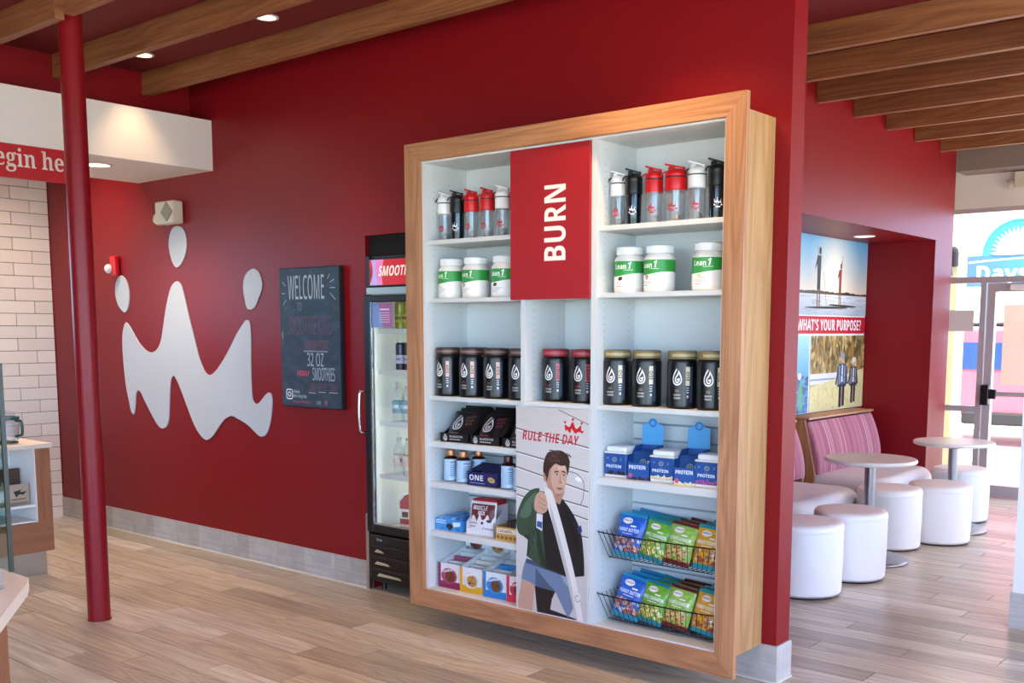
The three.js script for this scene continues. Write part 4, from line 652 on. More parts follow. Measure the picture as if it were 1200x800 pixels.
// small blue-labelled bottles and a dark blue box, left fifth shelf
{
  const tx = c => canvasTex(256, 192, (g, w, h) => { g.fillStyle = '#b7d3ea'; g.fillRect(0, 0, w, h); for (const o of [0, 128]) { g.fillStyle = c; g.font = 'bold 26px sans-serif'; g.fillText('vitality', o + 22, 36); g.fillStyle = '#5f7894'; for (let i = 0; i < 6; i++) g.fillRect(o + 22, 52 + i * 18, 84 - (i % 3) * 18, 6); g.fillStyle = '#e4eef6'; g.fillRect(o + 14, 166, 96, 12); } });
  const a = tx('#2f4f7c'), b = tx('#7a3f84');
  const make = (label, pos, turn, capc, tex) => {
    const t = thing('supplement_bottle', label, 'bottle', pos, turn, 'small light blue bottles on the left fifth shelf');
    mesh('bottle', lathe([[0, 0], [0.034, 0], [0.0365, 0.004], [0.0365, 0.115], [0.033, 0.124], [0.021, 0.131], [0.019, 0.135], [0, 0.135]], 28), std(0x3a1712, 0.25), t);
    const [g, m] = wrap(0.0368, 0.112, 0.004, tex, 6.1); mesh('label', g, m, t);
    mesh('cap', lathe([[0, 0.132], [0.0225, 0.132], [0.023, 0.135], [0.0225, 0.16], [0.02, 0.162], [0, 0.162]], 28), capc, t);
  };
  const cop = std(0xc9824f, 0.3, { metalness: 0.4 }), dr = std(0x5a1f1c, 0.3);
  make('light blue bottle with copper cap, leftmost on the left fifth shelf', [-1.772, 0.77, 0.225], 0.1, cop, a); make('light blue bottle with copper cap, second on the left fifth shelf', [-1.672, 0.77, 0.235], 0.2, cop, a); make('light blue bottle with copper cap, half hidden behind the second one', [-1.652, 0.77, 0.14], 0.5, cop, a);
  make('light blue bottle with dark red neck right of the navy box', [-1.355, 0.77, 0.245], 0.1, dr, b); make('light blue bottle with dark red neck, cut off by the poster', [-1.27, 0.77, 0.25], 0.2, dr, b);
  make('light blue bottle behind the navy box end, only its red neck showing', [-1.33, 0.77, 0.15], 0.3, dr, b);
  const f = canvasTex(256, 128, (g, w, h) => { g.fillStyle = '#20265c'; g.fillRect(0, 0, w, h); g.fillStyle = '#f2f2f6'; g.font = 'bold 70px sans-serif'; g.save(); g.translate(14, 78); g.scale(.85, 1); g.fillText('ONE', 0, 0); g.restore(); g.fillStyle = '#c9a266'; g.beginPath(); g.ellipse(205, 62, 32, 24, .5, 0, 7); g.fill(); g.fillStyle = '#7b5530'; g.fillRect(190, 58, 30, 7); g.fillStyle = '#9aa4d8'; g.fillRect(20, 100, 130, 6); });
  const t = thing('bar_box', 'navy open box of bars lettered ONE on the left fifth shelf', 'box', [-1.5, 0.77, 0.215], 0.02), n = std(0x20265c, 0.5);
  mesh('box', [bx(-0.1, 0.1, 0, 0.002, -0.065, 0.065), bx(-0.1, 0.1, 0, 0.07, -0.065, -0.063), bx(-0.1, -0.098, 0, 0.07, -0.065, 0.065), bx(0.098, 0.1, 0, 0.07, -0.065, 0.065)], n, t);
  mesh('box_front', new THREE.BoxGeometry(0.2, 0.07, 0.002).translate(0, 0.035, 0.065), [n, n, n, n, printed(f, 0.4), n], t);
  mesh('lid_flap', new THREE.BoxGeometry(0.2, 0.002, 0.11).translate(0, 0, -0.055).rotateX(0.25).translate(0, 0.075, 0.05), n, t);
  for (let i = 0; i < 5; i++) mesh('bar', bx(-0.094 + i * 0.038, -0.06 + i * 0.038, 0.004, 0.055, -0.058, 0.058, 'z', 0.006), std(i % 2 ? 0x2e3a86 : 0x3b4796, 0.35), t);
}
// left sixth shelf: blue tray, red and white pack, tan tray
{
  const bl = canvasTex(256, 96, (g, w, h) => { g.fillStyle = '#3f95d6'; g.fillRect(0, 0, w, h); g.fillStyle = '#bcdcf2'; g.fillRect(8, 8, 96, 30); g.fillStyle = '#1f4f8c'; g.font = 'bold 22px sans-serif'; g.fillText('PROTEIN', 10, 31); g.fillStyle = '#2b221f'; g.beginPath(); g.ellipse(140, 58, 32, 26, 0, 0, 7); g.fill(); g.fillStyle = '#dff0fa'; g.beginPath(); g.moveTo(170, 20); g.lineTo(246, 14); g.lineTo(240, 46); g.lineTo(178, 60); g.fill(); g.fillStyle = '#2a6fbe'; for (let i = 0; i < 7; i++) g.fillRect(rr(0, 230), rr(60, 86), 30, 8); });
  const t = thing('bar_tray', 'low light blue tray of wrapped bars, leftmost on the left sixth shelf', 'snack tray', [-1.745, 0.512, 0.2], 0.06), b = std(0x3f95d6, 0.45);
  mesh('tray', [bx(-0.09, 0.09, 0, 0.002, -0.09, 0.08), bx(-0.09, -0.088, 0, 0.06, -0.09, 0.08), bx(0.088, 0.09, 0, 0.06, -0.09, 0.08), bx(-0.09, 0.09, 0, 0.07, -0.09, -0.088)], b, t);
  mesh('tray_front', new THREE.BoxGeometry(0.18, 0.06, 0.002).translate(0, 0.03, 0.08), [b, b, b, b, printed(bl, 0.35), b], t);
  for (let i = 0; i < 4; i++) mesh('bar', bx(-0.082 + i * 0.042, -0.044 + i * 0.042, 0.004, 0.07 + (i % 2) * 0.008, -0.08, 0.072, 'z', 0.01), std([0x74b7e4, 0x4a9ad8, 0x8cc6ec, 0x2c6db0][i], 0.3), t);
  const mm = canvasTex(256, 256, (g, w, h) => { g.fillStyle = '#ece6e6'; g.fillRect(0, 0, w, h); g.fillStyle = '#6e2420'; g.beginPath(); g.moveTo(20, 20); g.lineTo(246, 20); g.lineTo(246, 70); for (let x = 246; x >= 20; x -= 14) g.lineTo(x, 118 + 26 * Math.sin(x * .09) + (x % 3) * 9); g.fill(); g.fillStyle = '#f2eeee'; g.font = 'bold 46px sans-serif'; g.save(); g.translate(40, 66); g.scale(.82, 1); g.fillText('MUSCLE', 0, 0); g.fillText('MIX', 70, 40); g.restore(); g.fillStyle = '#3b1a18'; g.beginPath(); g.ellipse(212, 150, 22, 12, 0, 0, 7); g.ellipse(150, 168, 12, 12, 0, 0, 7); g.fill(); g.fillStyle = '#5a5560'; g.font = 'bold 24px sans-serif'; g.fillText('protein', 14, 180); g.fillRect(14, 196, 70, 7); g.font = 'italic bold 34px serif'; g.fillText('Crisp', 150, 226); });
  const p = thing('snack_carton', 'white display carton of snack packs with dripping chocolate print and red top', 'carton', [-1.545, 0.512, 0.19], 0.12), w = std(0xece6e6, 0.5), rd = std(0xc8141c, 0.4);
  mesh('carton', [bx(-0.085, 0.085, 0, 0.002, -0.06, 0.07), extr([[-0.06, 0], [0.07, 0], [0.07, 0.06], [-0.06, 0.15]], 0.002).rotateY(-Math.PI / 2).translate(-0.083, 0, 0), extr([[-0.06, 0], [0.07, 0], [0.07, 0.06], [-0.06, 0.15]], 0.002).rotateY(-Math.PI / 2).translate(0.085, 0, 0), bx(-0.085, 0.085, 0, 0.15, -0.062, -0.06)], w, p);
  mesh('carton_front', new THREE.BoxGeometry(0.17, 0.03, 0.002).translate(0, 0.015, 0.07), w, p);
  const fp = printed(mm, 0.4); const pk = new THREE.Group(); pk.name = 'pack'; pk.position.set(0.0, 0.004, 0.05); pk.rotation.x = -0.12; p.add(pk); mesh('front_foil', pouchGeo(0.163, 0.165, 0.05, 1), fp, pk); mesh('back_foil', pouchGeo(0.163, 0.165, 0.05, -1), rd, pk);
  mesh('red_topper', bx(-0.075, 0.08, 0.152, 0.178, -0.06, 0.03, 'x', 0.006), rd, p, 'red top row of packs');
  const tt = canvasTex(256, 96, (g, w, h) => { g.fillStyle = '#c79a52'; g.fillRect(0, 0, w, h); g.fillStyle = '#efe4cc'; g.fillRect(14, 12, 200, 34); g.fillStyle = '#7a5122'; g.font = 'bold 30px sans-serif'; g.fillText('CARAMEL', 24, 40); g.fillStyle = '#8a5a24'; for (let i = 0; i < 6; i++) g.fillRect(10 + i * 40, 64, 26, 20); });
  const c = thing('biscuit_tray', 'low tan tray with brown biscuits beside the poster on the left sixth shelf', 'snack tray', [-1.315, 0.512, 0.22], 0.05), tn = std(0xc79a52, 0.5);
  mesh('tray', [bx(-0.085, 0.085, 0, 0.002, -0.08, 0.07), bx(-0.085, -0.083, 0, 0.07, -0.08, 0.07), bx(0.083, 0.085, 0, 0.07, -0.08, 0.07), bx(-0.085, 0.085, 0, 0.07, -0.08, -0.078)], tn, c); mesh('tray_front', new THREE.BoxGeometry(0.17, 0.07, 0.002).translate(0, 0.035, 0.07), [tn, tn, tn, tn, printed(tt, 0.45), tn], c);
  for (let i = 0; i < 3; i++) mesh('biscuit_pack', bx(-0.03 + i * 0.034, 0.0 + i * 0.034, 0.01, 0.1, -0.06, 0.055, 'z', 0.008), std(0x3a2a22, 0.45), c);
}
// cookie display boxes on the bottom board
{
  const make = (label, x, c1, c2, cookie, bg) => {
    const w = 0.15, t = thing('cookie_box', label, 'box', [x, 0.205, 0.19], 0.05, 'open cookie display boxes on the bottom board'), m = std(c1, 0.5), wm = std(0xe9ece8, 0.5);
    const f = canvasTex(160, 160, (g, W, h) => { g.fillStyle = bg; g.fillRect(0, 0, W, h); g.fillStyle = c1; g.fillRect(0, h * .72, W, h); g.fillRect(0, 0, W * .12, h); g.fillStyle = c2; g.beginPath(); g.ellipse(W * .5, h * .5, W * .36, h * .32, 0, 0, 7); g.fill(); g.fillStyle = cookie; g.beginPath(); g.ellipse(W * .55, h * .52, W * .22, h * .24, 0, 0, 7); g.fill(); g.fillStyle = '#f4f0ea'; g.font = 'bold 26px sans-serif'; g.save(); g.translate(W * .2, h * .4); g.rotate(-.25); g.fillText('cookie', 0, 0); g.restore(); g.fillStyle = '#3a2018'; for (let i = 0; i < 7; i++) { g.beginPath(); g.arc(W * .55 + rr(-22, 22), h * .54 + rr(-24, 24), 4, 0, 7); g.fill(); } });
    const hd = canvasTex(160, 128, (g, W, h) => { g.fillStyle = '#dfe8ea'; g.fillRect(0, 0, W, h); g.fillStyle = cookie; g.beginPath(); g.ellipse(W * .5, h * .6, W * .3, h * .34, 0, 0, 7); g.fill(); g.fillStyle = '#3a2018'; for (let i = 0; i < 10; i++) { g.beginPath(); g.arc(W * .5 + rr(-34, 34), h * .6 + rr(-26, 26), 5, 0, 7); g.fill(); } g.fillStyle = c1; g.fillRect(0, h * .3, 26, 18); g.fillRect(W - 26, h * .34, 26, 14); });
    const side = extr([[-0.13, 0], [0.09, 0], [0.09, 0.125], [-0.13, 0.185]], 0.002).rotateY(-Math.PI / 2);
    mesh('box', [bx(-w / 2, w / 2, 0, 0.002, -0.13, 0.09), side.clone().translate(-w / 2 + 0.002, 0, 0), side.clone().translate(w / 2, 0, 0), bx(-w / 2, w / 2, 0, 0.185, -0.132, -0.13)], wm, t);
    mesh('box_front', new THREE.BoxGeometry(w, 0.132, 0.002).translate(0, 0.066, 0.091), [wm, wm, wm, wm, printed(f, 0.4), wm], t);
    mesh('header_card', new THREE.BoxGeometry(w, 0.12, 0.002).translate(0, 0.225, -0.131), [wm, wm, wm, wm, printed(hd, 0.4), wm], t);
    mesh('side_stripe', bx(w / 2 + 0.0002, w / 2 + 0.001, 0.01, 0.09, 0.03, 0.088), m, t);
    for (let i = 0; i < 4; i++) mesh('cookie_pack', bx(-w / 2 + 0.012, w / 2 - 0.012, 0.006, 0.115 + i * 0.016, 0.045 - i * 0.045, 0.07 - i * 0.045, 'x', 0.006), i % 2 ? std(0xcfd6d4, 0.35) : std(c2, 0.4), t);
  };
  make('maroon and white open cookie box, leftmost on the bottom board', -1.742, '#8e2450', '#a24a6a', '#7a3a26', '#e6e0e2'); make('yellow and white open cookie box, second on the bottom board', -1.585, '#e2a51e', '#d9d6cc', '#b98a4e', '#dfe6ea'); make('blue and white open cookie box, third on the bottom board', -1.42, '#2b7cc4', '#2f8ad0', '#6d4a34', '#dfe9ee'); make('pink-red open cookie box beside the poster foot', -1.262, '#cf2f4a', '#b5304a', '#4a241c', '#e8dcdc');
}
// blue protein tubs and sachet boxes, right fourth shelf
{
  const face = (acc) => canvasTex(256, 256, (g, w, h) => { g.fillStyle = '#1d4f97'; g.fillRect(0, 0, w, h); g.strokeStyle = '#b9b98a'; g.lineWidth = 5; g.beginPath(); g.arc(122, 70, 26, 0, 7); g.stroke(); g.beginPath(); g.arc(122, 70, 14, 0, 7); g.stroke(); g.fillStyle = '#8fa4c4'; g.font = '16px sans-serif'; g.fillText('organic', 92, 126); g.fillRect(190, 50, 22, 5); g.fillRect(190, 62, 22, 5); g.fillRect(190, 74, 22, 5); g.fillRect(30, 50, 16, 16); g.fillStyle = '#f4f6fa'; g.font = 'bold 50px sans-serif'; g.save(); g.translate(18, 172); g.scale(.9, 1); g.fillText('PROTEIN', 0, 0); g.restore(); acc(g, w, h); });
  const choc = (g, w, h) => { g.fillStyle = '#3a1f18'; for (let i = 0; i < 22; i++) { g.beginPath(); g.ellipse(rr(30, w), h - rr(0, 40), 20, 12, i, 0, 7); g.fill(); } }, van = (g, w, h) => { g.fillStyle = '#d8c48c'; g.fillRect(0, h - 34, w, 34); g.fillStyle = '#efe6c8'; for (let i = 0; i < 16; i++) { g.beginPath(); g.ellipse(rr(0, w), h - rr(20, 50), 16, 8, i, 0, 7); g.fill(); } }, ber = (g, w, h) => { g.fillStyle = '#7d3f86'; g.fillRect(0, h - 40, w, 40); g.fillStyle = '#a95a9a'; for (let i = 0; i < 16; i++) { g.beginPath(); g.arc(rr(0, w), h - rr(16, 52), 11, 0, 7); g.fill(); } };
  const bm = std(0x1d4f97, 0.35), light = std(0x4da0d8, 0.45), wm = std(0xe8e4da, 0.4);
  const tub = (label, x, z, turn, acc) => {
    const t = thing('protein_tub', label, 'tub', [x, 0.888, z], turn, 'square blue protein tubs on the right fourth shelf'); t.scale.set(0.8, 0.77, 0.85);
    mesh('tub', new RoundedBoxGeometry(0.155, 0.132, 0.13, 3, 0.014).translate(0, 0.078, 0), bm, t);
    mesh('foot', new RoundedBoxGeometry(0.153, 0.022, 0.128, 2, 0.01).translate(0, 0.011, 0), wm, t);
    mesh('label', new THREE.PlaneGeometry(0.14, 0.125).translate(0, 0.08, 0.0656), printed(face(acc), 0.35), t);
    mesh('rim', new RoundedBoxGeometry(0.157, 0.012, 0.132, 2, 0.005).translate(0, 0.148, 0), wm, t); mesh('lid', new RoundedBoxGeometry(0.135, 0.034, 0.112, 3, 0.012).translate(0, 0.168, 0), M.plasticWhite, t);
  };
  const box = (label, x, z, turn, acc) => {
    const w = 0.105, t = thing('sachet_box', label, 'box', [x, 0.888, z], turn, 'blue sachet boxes with raised headers'); t.scale.y = 0.98;
    const side = extr([[-0.09, 0], [0.06, 0], [0.06, 0.075], [-0.02, 0.15], [-0.09, 0.15]], 0.002).rotateY(-Math.PI / 2);
    mesh('box', [bx(-w / 2, w / 2, 0, 0.002, -0.09, 0.06), side.clone().translate(-w / 2 + 0.002, 0, 0), side.clone().translate(w / 2, 0, 0), bx(-w / 2, w / 2, 0, 0.15, -0.092, -0.09)], bm, t);
    const lf = canvasTex(128, 96, (g, W, h) => { g.fillStyle = '#1d4f97'; g.fillRect(0, 0, W, h); g.fillStyle = '#f4f6fa'; g.font = 'bold 28px sans-serif'; g.save(); g.translate(6, 34); g.scale(.85, 1); g.fillText('PROTEIN', 0, 0); g.restore(); g.save(); g.scale(.5, .375); acc(g, 256, 256); g.restore(); g.fillStyle = '#c4486a'; g.beginPath(); g.arc(16, 70, 12, 0, 7); g.fill(); });
    mesh('box_front', new THREE.BoxGeometry(w, 0.078, 0.002).translate(0, 0.039, 0.061), [bm, bm, bm, bm, printed(lf, 0.4), bm], t);
    const sf = canvasTex(128, 128, (g, W, h) => { g.fillStyle = '#1f4d86'; g.fillRect(0, 0, W, h); g.strokeStyle = '#b9b98a'; g.lineWidth = 4; g.beginPath(); g.arc(70, 60, 20, 0, 7); g.stroke(); g.beginPath(); g.arc(70, 60, 9, 0, 7); g.stroke(); g.fillStyle = '#a9b8cc'; g.fillRect(98, 44, 14, 22); g.fillRect(24, 100, 84, 6); });
    const sm = printed(sf, 0.35);
    for (let i = 0; i < 4; i++) { const s = new THREE.BoxGeometry(w - 0.012, 0.12, 0.004).translate(0, 0.06, 0).rotateX(-0.35); mesh('sachet', s.translate(0, 0.012, 0.045 - i * 0.024), [bm, bm, light, bm, sm, bm], t); }
    const hs = new THREE.Shape(); const hw = w / 2, H = 0.125; hs.moveTo(-hw, 0); hs.lineTo(hw, 0); hs.lineTo(hw, H * .75); hs.lineTo(hw * .45, H * .8); hs.absarc(0, H * .82, hw * .42, -0.1, Math.PI + 0.1, false); hs.lineTo(-hw, H * .75); hs.closePath();
    mesh('header', new THREE.ExtrudeGeometry(hs, { depth: 0.002, bevelEnabled: false, curveSegments: 14 }).translate(0, 0.148, -0.092), light, t);
    mesh('header_emblem', new THREE.RingGeometry(0.012, 0.019, 24).translate(0, 0.148 + H * .82, -0.0892), std(0x2a6cb4, 0.5), t);
  };
  tub('square blue tub with white lid, leftmost on the right fourth shelf', -0.69, 0.215, 0.02, choc); box('blue sachet box with raised header, beside the leftmost tub', -0.57, 0.21, 0.16, choc);
  tub('square blue tub between the two sachet boxes', -0.44, 0.215, 0.03, van); box('blue sachet box with raised header, right of the middle tub', -0.32, 0.22, 0.16, van); tub('square blue tub next to the right frame edge', -0.205, 0.225, 0.05, ber);
}
// wire baskets and snack bags
{
  const basket = (label, y) => {
    const t = thing('wire_basket', label, 'basket', [-0.44, y, 0.16], 0, 'black wire baskets'); const a = 0.306, b = 0.27, y1 = 0.12, zb = -0.13, zf = 0.155, zf0 = 0.12;
    mesh('rim', [tube([[-a, y1, zf], [a, y1, zf], [a, y1, zb], [-a, y1, zb]], 0.003, 80, true)], M.wire, t);
    const w = []; for (let i = 0; i <= 22; i++) { const s = -1 + i / 11; w.push(rodGeo([s * a, y1, zf], [s * b, 0.002, zf0], 0.0014, 5), rodGeo([s * b, 0.002, zf0], [s * b, 0.002, zb], 0.0014, 5), rodGeo([s * b, 0.002, zb], [s * b, y1, zb], 0.0014, 5)); }
    for (let i = 0; i <= 9; i++) { const z = zb + i * (zf0 - zb) / 9, zt = zb + i * (zf - zb) / 9; for (const s of [-1, 1]) w.push(rodGeo([s * a, y1, zt], [s * b, 0.002, z], 0.0014, 5)); if (i % 3 === 0) w.push(rodGeo([-b, 0.002, z], [b, 0.002, z], 0.0018, 5)); }
    w.push(rodGeo([-b, 0.002, zf0], [b, 0.002, zf0], 0.002, 5)); mesh('wire_grid', w, M.wire, t);
    mesh('hanger', [bx(-0.25, -0.23, 0.05, 0.13, zb - 0.006, zb), bx(0.23, 0.25, 0.05, 0.13, zb - 0.006, zb)], M.black, t);
  };
  basket('black wire basket of snack bags, upper of the two', 0.517); basket('black wire basket of snack bags, lower of the two', 0.228);
  const bagTex = (c1, c2, strip, bits, title) => canvasTex(192, 320, (g, w, h) => {
    g.fillStyle = c1; g.fillRect(0, 0, w, h); g.fillStyle = c2; g.globalAlpha = .6; for (let i = 0; i < 26; i++) { g.beginPath(); g.ellipse(rr(0, w), rr(0, h * .5), rr(8, 30), rr(6, 16), rr(0, 3), 0, 7); g.fill(); } g.globalAlpha = 1; g.fillStyle = strip; g.fillRect(0, h * .88, w, h); g.fillRect(0, 0, w, 16);
    for (let i = 0; i < 70; i++) { g.fillStyle = bits[Math.floor(rnd() * bits.length)]; g.beginPath(); g.ellipse(rr(8, w - 8), rr(h * .55, h * .87), rr(7, 15), rr(5, 12), rr(0, 3), 0, 7); g.fill(); }
    g.fillStyle = '#f3efe6'; g.beginPath(); g.ellipse(w * .4, h * .17, 36, 24, 0, 0, 7); g.fill(); g.fillStyle = '#9a4a2a'; g.font = 'bold 18px sans-serif'; g.textAlign = 'center'; g.fillText('nature', w * .4, h * .18); g.fillStyle = '#f6f4ee'; g.font = 'bold 34px sans-serif'; g.save(); g.translate(w * .5, h * .42); g.scale(Math.min(.8, 160 / (title.length * 22)), 1.1); g.fillText(title, 0, 0); g.restore(); g.fillRect(w * .3, h * .46, w * .4, 5); g.fillRect(w * .55, h * .26, 40, 12);
  });
  const kinds = [['blue peanut', bagTex('#1e58b4', '#2a6cd0', '#1f97b4', ['#c77d5a', '#a0502e', '#e2b48c', '#b7c6d8'], 'PEANUT BUTTER'), 0x1f7fae], ['grass green', bagTex('#6aa62e', '#83bc3c', '#1f8a9a', ['#d8c46a', '#c9a94a', '#8a9a3a', '#efe2a4'], 'APPLE CINNAMON'), 0x1d7f86], ['lime green', bagTex('#8fbe48', '#b4d068', '#6a1f24', ['#c47a4a', '#a34a30', '#e2a06a', '#d8c48a'], 'SUNFLOWER'), 0x5a1a22], ['yellow', bagTex('#e0a422', '#f0c040', '#1f9cae', ['#b98a4a', '#8a5a2a', '#e8d29a', '#b04a3a'], 'HONEY CASHEW'), 0x2a98a0]];
  const protos = kinds.map(([n, tex, c]) => [printed(tex, 0.32), std(c, 0.35)]);
  const gf = [pouchGeo(0.136, 0.188, 0.06, 1), pouchGeo(0.136, 0.188, 0.06, -1)], seal = new THREE.BoxGeometry(0.134, 0.014, 0.0015).translate(0, 0.186, 0);
  const X = [-0.64, -0.51, -0.375, -0.235];
  const row = ['front bag', 'second bag', 'rear bag'];
  for (const [bn, y0] of [['upper', 0.522], ['lower', 0.233]]) kinds.forEach(([n], k) => {
    for (let r = 0; r < 3; r++) {
      const t = thing('snack_bag', `${n} snack bag, ${row[r]} of its colour in the ${bn} wire basket`, 'snack bag', [X[k] + rr(-.006, .006) + (k === 0 ? 0.004 * r : 0), y0, 0.245 - r * 0.062 - (k === 3 ? 0.005 : 0)], 0.04 + rr(-.05, .05), 'snack bags in the wire baskets');
      t.rotation.x = -0.3 + rr(-.04, .04) - r * 0.03; t.rotation.z = -0.1 + rr(-.06, .06);
      mesh('front_foil', gf[0], protos[k][0], t); mesh('back_foil', gf[1], protos[k][1], t); mesh('top_seal', seal, protos[k][1], t);
      if (k === 0) t.scale.set(1.08, 1.06, 1);
    }
  });
}
// ------------------------------------------------------------------ bottles in the cooler
{
  const lab = (bg, fg, s) => canvasTex(128, 64, (g, w, h) => { g.fillStyle = bg; g.fillRect(0, 0, w, h); g.fillStyle = fg; g.font = 'bold 26px sans-serif'; g.textAlign = 'center'; g.fillText(s, 32, 40); g.fillText(s, 96, 40); });
  const row = (y, n, r, h, mat, capm, tex, what, kindName) => {
    let proto; const where = ['leftmost', 'second', 'third', 'fourth', 'fifth', 'sixth'];
    for (let i = 0; i < n; i++) {
      const pos = [(h > 0.2 ? -2.505 : -2.475) + i * (2 * r + 0.008), y + 0.0035, -0.09], label = `${where[i]} ${what} in the drinks cooler`;
      if (!proto) {
        proto = thing(kindName, label, 'bottle', pos, 0.3, what);
        mesh('bottle', lathe(h > 0.2 ? [[0, 0], [r * .9, 0], [r, 0.006], [r, h * .62], [r * .85, h * .74], [r * .4, h * .88], [r * .38, h * .95], [0, h * .95]] : [[0, 0], [r * .85, 0], [r, 0.008], [r, h * .9], [r * .8, h * .97], [0, h * .97]], 24), mat, proto);
        const [g, m] = wrap(r + 0.0005, h * .3, h * .24, tex, 6.2); mesh('label', g, m, proto); mesh('cap', h > 0.2 ? cyl(r * .42, r * .42, h * .07, 0, h * .93, 0, 16) : cyl(r * .8, r * .8, 0.004, 0, h * .966, 0, 20), capm, proto);
      } else copy(proto, pos, 0.3, label);
    }
  };
  row(1.555, 5, 0.033, 0.165, std(0xa8a83c, 0.2), M.blackPlastic, lab('#c9c24a', '#3a3a1a', 'LIMON'), 'olive yellow bottle on the top cooler shelf', 'juice_bottle');
  row(1.318, 5, 0.033, 0.165, std(0x2a2440, 0.25), M.steel, lab('#c4c2d4', '#3a55b0', 'COLA'), 'dark blue can on the second cooler shelf', 'drink_can');
  row(1.012, 5, 0.036, 0.235, M.clear, M.white, lab('#7fb0c4', '#eef4f6', 'WATER'), 'clear water bottle on the third cooler shelf', 'water_bottle');
  row(0.697, 5, 0.034, 0.225, M.clear, M.steel, lab('#e2cdbd', '#5a4a4a', 'TEA'), 'clear bottle with cream label on the fourth cooler shelf', 'tea_bottle');
  const t = thing('drink_carton', 'red and white carton on the bottom of the drinks cooler', 'carton', [-2.43, 0.38, -0.09], 0.2), f = canvasTex(96, 160, (g, w, h) => { g.fillStyle = '#e6e0dc'; g.fillRect(0, 0, w, h); g.fillStyle = '#a8202c'; g.fillRect(0, 0, w, 40); g.fillRect(0, 96, w, 30); g.fillStyle = '#4a2a2a'; g.fillRect(20, 56, 56, 30); });
  mesh('carton', new THREE.BoxGeometry(0.075, 0.17, 0.075).translate(0, 0.085, 0), printed(f, 0.4), t);
  mesh('gable', extr([[-0.0375, 0], [0.0375, 0], [0, 0.04]], 0.075).translate(0, 0.17, -0.0375), std(0xa8202c, 0.4), t); mesh('spout_cap', cyl(0.013, 0.013, 0.012, 0.02, 0.185, 0, 14), M.white, t);
}
// ------------------------------------------------------------------ things on the counters at the left
{
  const pk = (name, label, pos, w, h, d, col, extra) => { const t = thing(name, label, 'bag', pos, Math.PI / 2); const tx = canvasTex(128, 96, (g, W, H) => { g.fillStyle = col; g.fillRect(0, 0, W, H); extra(g, W, H); }); mesh('front_foil', pouchGeo(w, h, d, 1), printed(tx, 0.3), t); mesh('back_foil', pouchGeo(w, h, d, -1), std(col, 0.4), t); mesh('top_seal', new THREE.BoxGeometry(w * .98, 0.014, 0.002).translate(0, h - 0.006, 0), std(col, 0.4), t); return t; };
  pk('snack_pouch', 'dark brown snack pouch, rear one in the open counter cabinet', [-4.72, 0.457, 1.27], 0.26, 0.22, 0.08, '#4f3a2c', (g, w, h) => { g.fillStyle = '#a9a08c'; g.beginPath(); g.arc(w * .55, h * .42, 8, 0, 7); g.fill(); g.fillStyle = '#7a6248'; g.fillRect(10, h * .6, w - 20, 8); });
  pk('snack_pouch', 'silver and tan snack pouch in front of the brown one in the open cabinet', [-4.62, 0.457, 1.25], 0.24, 0.13, 0.06, '#b3a08c', (g, w, h) => { g.fillStyle = '#e8e8ea'; g.beginPath(); g.moveTo(8, 30); g.lineTo(52, 20); g.lineTo(44, 70); g.lineTo(14, 76); g.fill(); g.fillStyle = '#2a2420'; g.beginPath(); g.moveTo(70, 30); g.lineTo(100, 24); g.lineTo(92, 36); g.lineTo(118, 34); g.lineTo(104, 48); g.lineTo(88, 44); g.lineTo(78, 58); g.fill(); g.fillStyle = '#6b5646'; g.fillRect(60, 64, 52, 5); g.fillStyle = '#8a7866'; g.fillRect(10, 82, 108, 6); });
  const t = thing('glass_jug', 'small faceted glass jug with green handle on the end of the counter', 'jug', [-4.74, 0.84, 1.2], 0.4), gm = std(0x0f4a3e, 0.25);
  const fac = (pts, n) => { const g = lathe(pts, n).toNonIndexed(); g.computeVertexNormals(); return g; };
  mesh('body', fac([[0, 0.002], [0.06, 0.002], [0.075, 0.02], [0.085, 0.13], [0.07, 0.15], [0.066, 0.148], [0.08, 0.128], [0.07, 0.022], [0, 0.012]], 10), M.clear, t);
  mesh('collar', fac([[0.07, 0.148], [0.082, 0.152], [0.08, 0.168], [0.06, 0.172], [0, 0.172]], 16), gm, t, 'dark green collar');
  mesh('lid', fac([[0, 0.172], [0.062, 0.172], [0.058, 0.195], [0.03, 0.205], [0, 0.205]], 12), M.clear, t); mesh('handle', tube([[0.08, 0.145, 0], [0.125, 0.14, 0], [0.125, 0.06, 0], [0.075, 0.045, 0]], 0.009), gm, t); mesh('foot', fac([[0, 0], [0.07, 0], [0.07, 0.008], [0.055, 0.014], [0, 0.014]], 16), gm, t);
  const b = thing('black_speaker', 'black cube appliance behind the glass jug on the counter end', 'appliance', [-4.86, 0.84, 1.33], 0); mesh('housing', new RoundedBoxGeometry(0.16, 0.18, 0.14, 3, 0.01).translate(0, 0.09, 0), M.blackPlastic, b); mesh('front_grille', new THREE.BoxGeometry(0.004, 0.14, 0.11).translate(0.081, 0.09, 0), M.blackMatt, b);
}
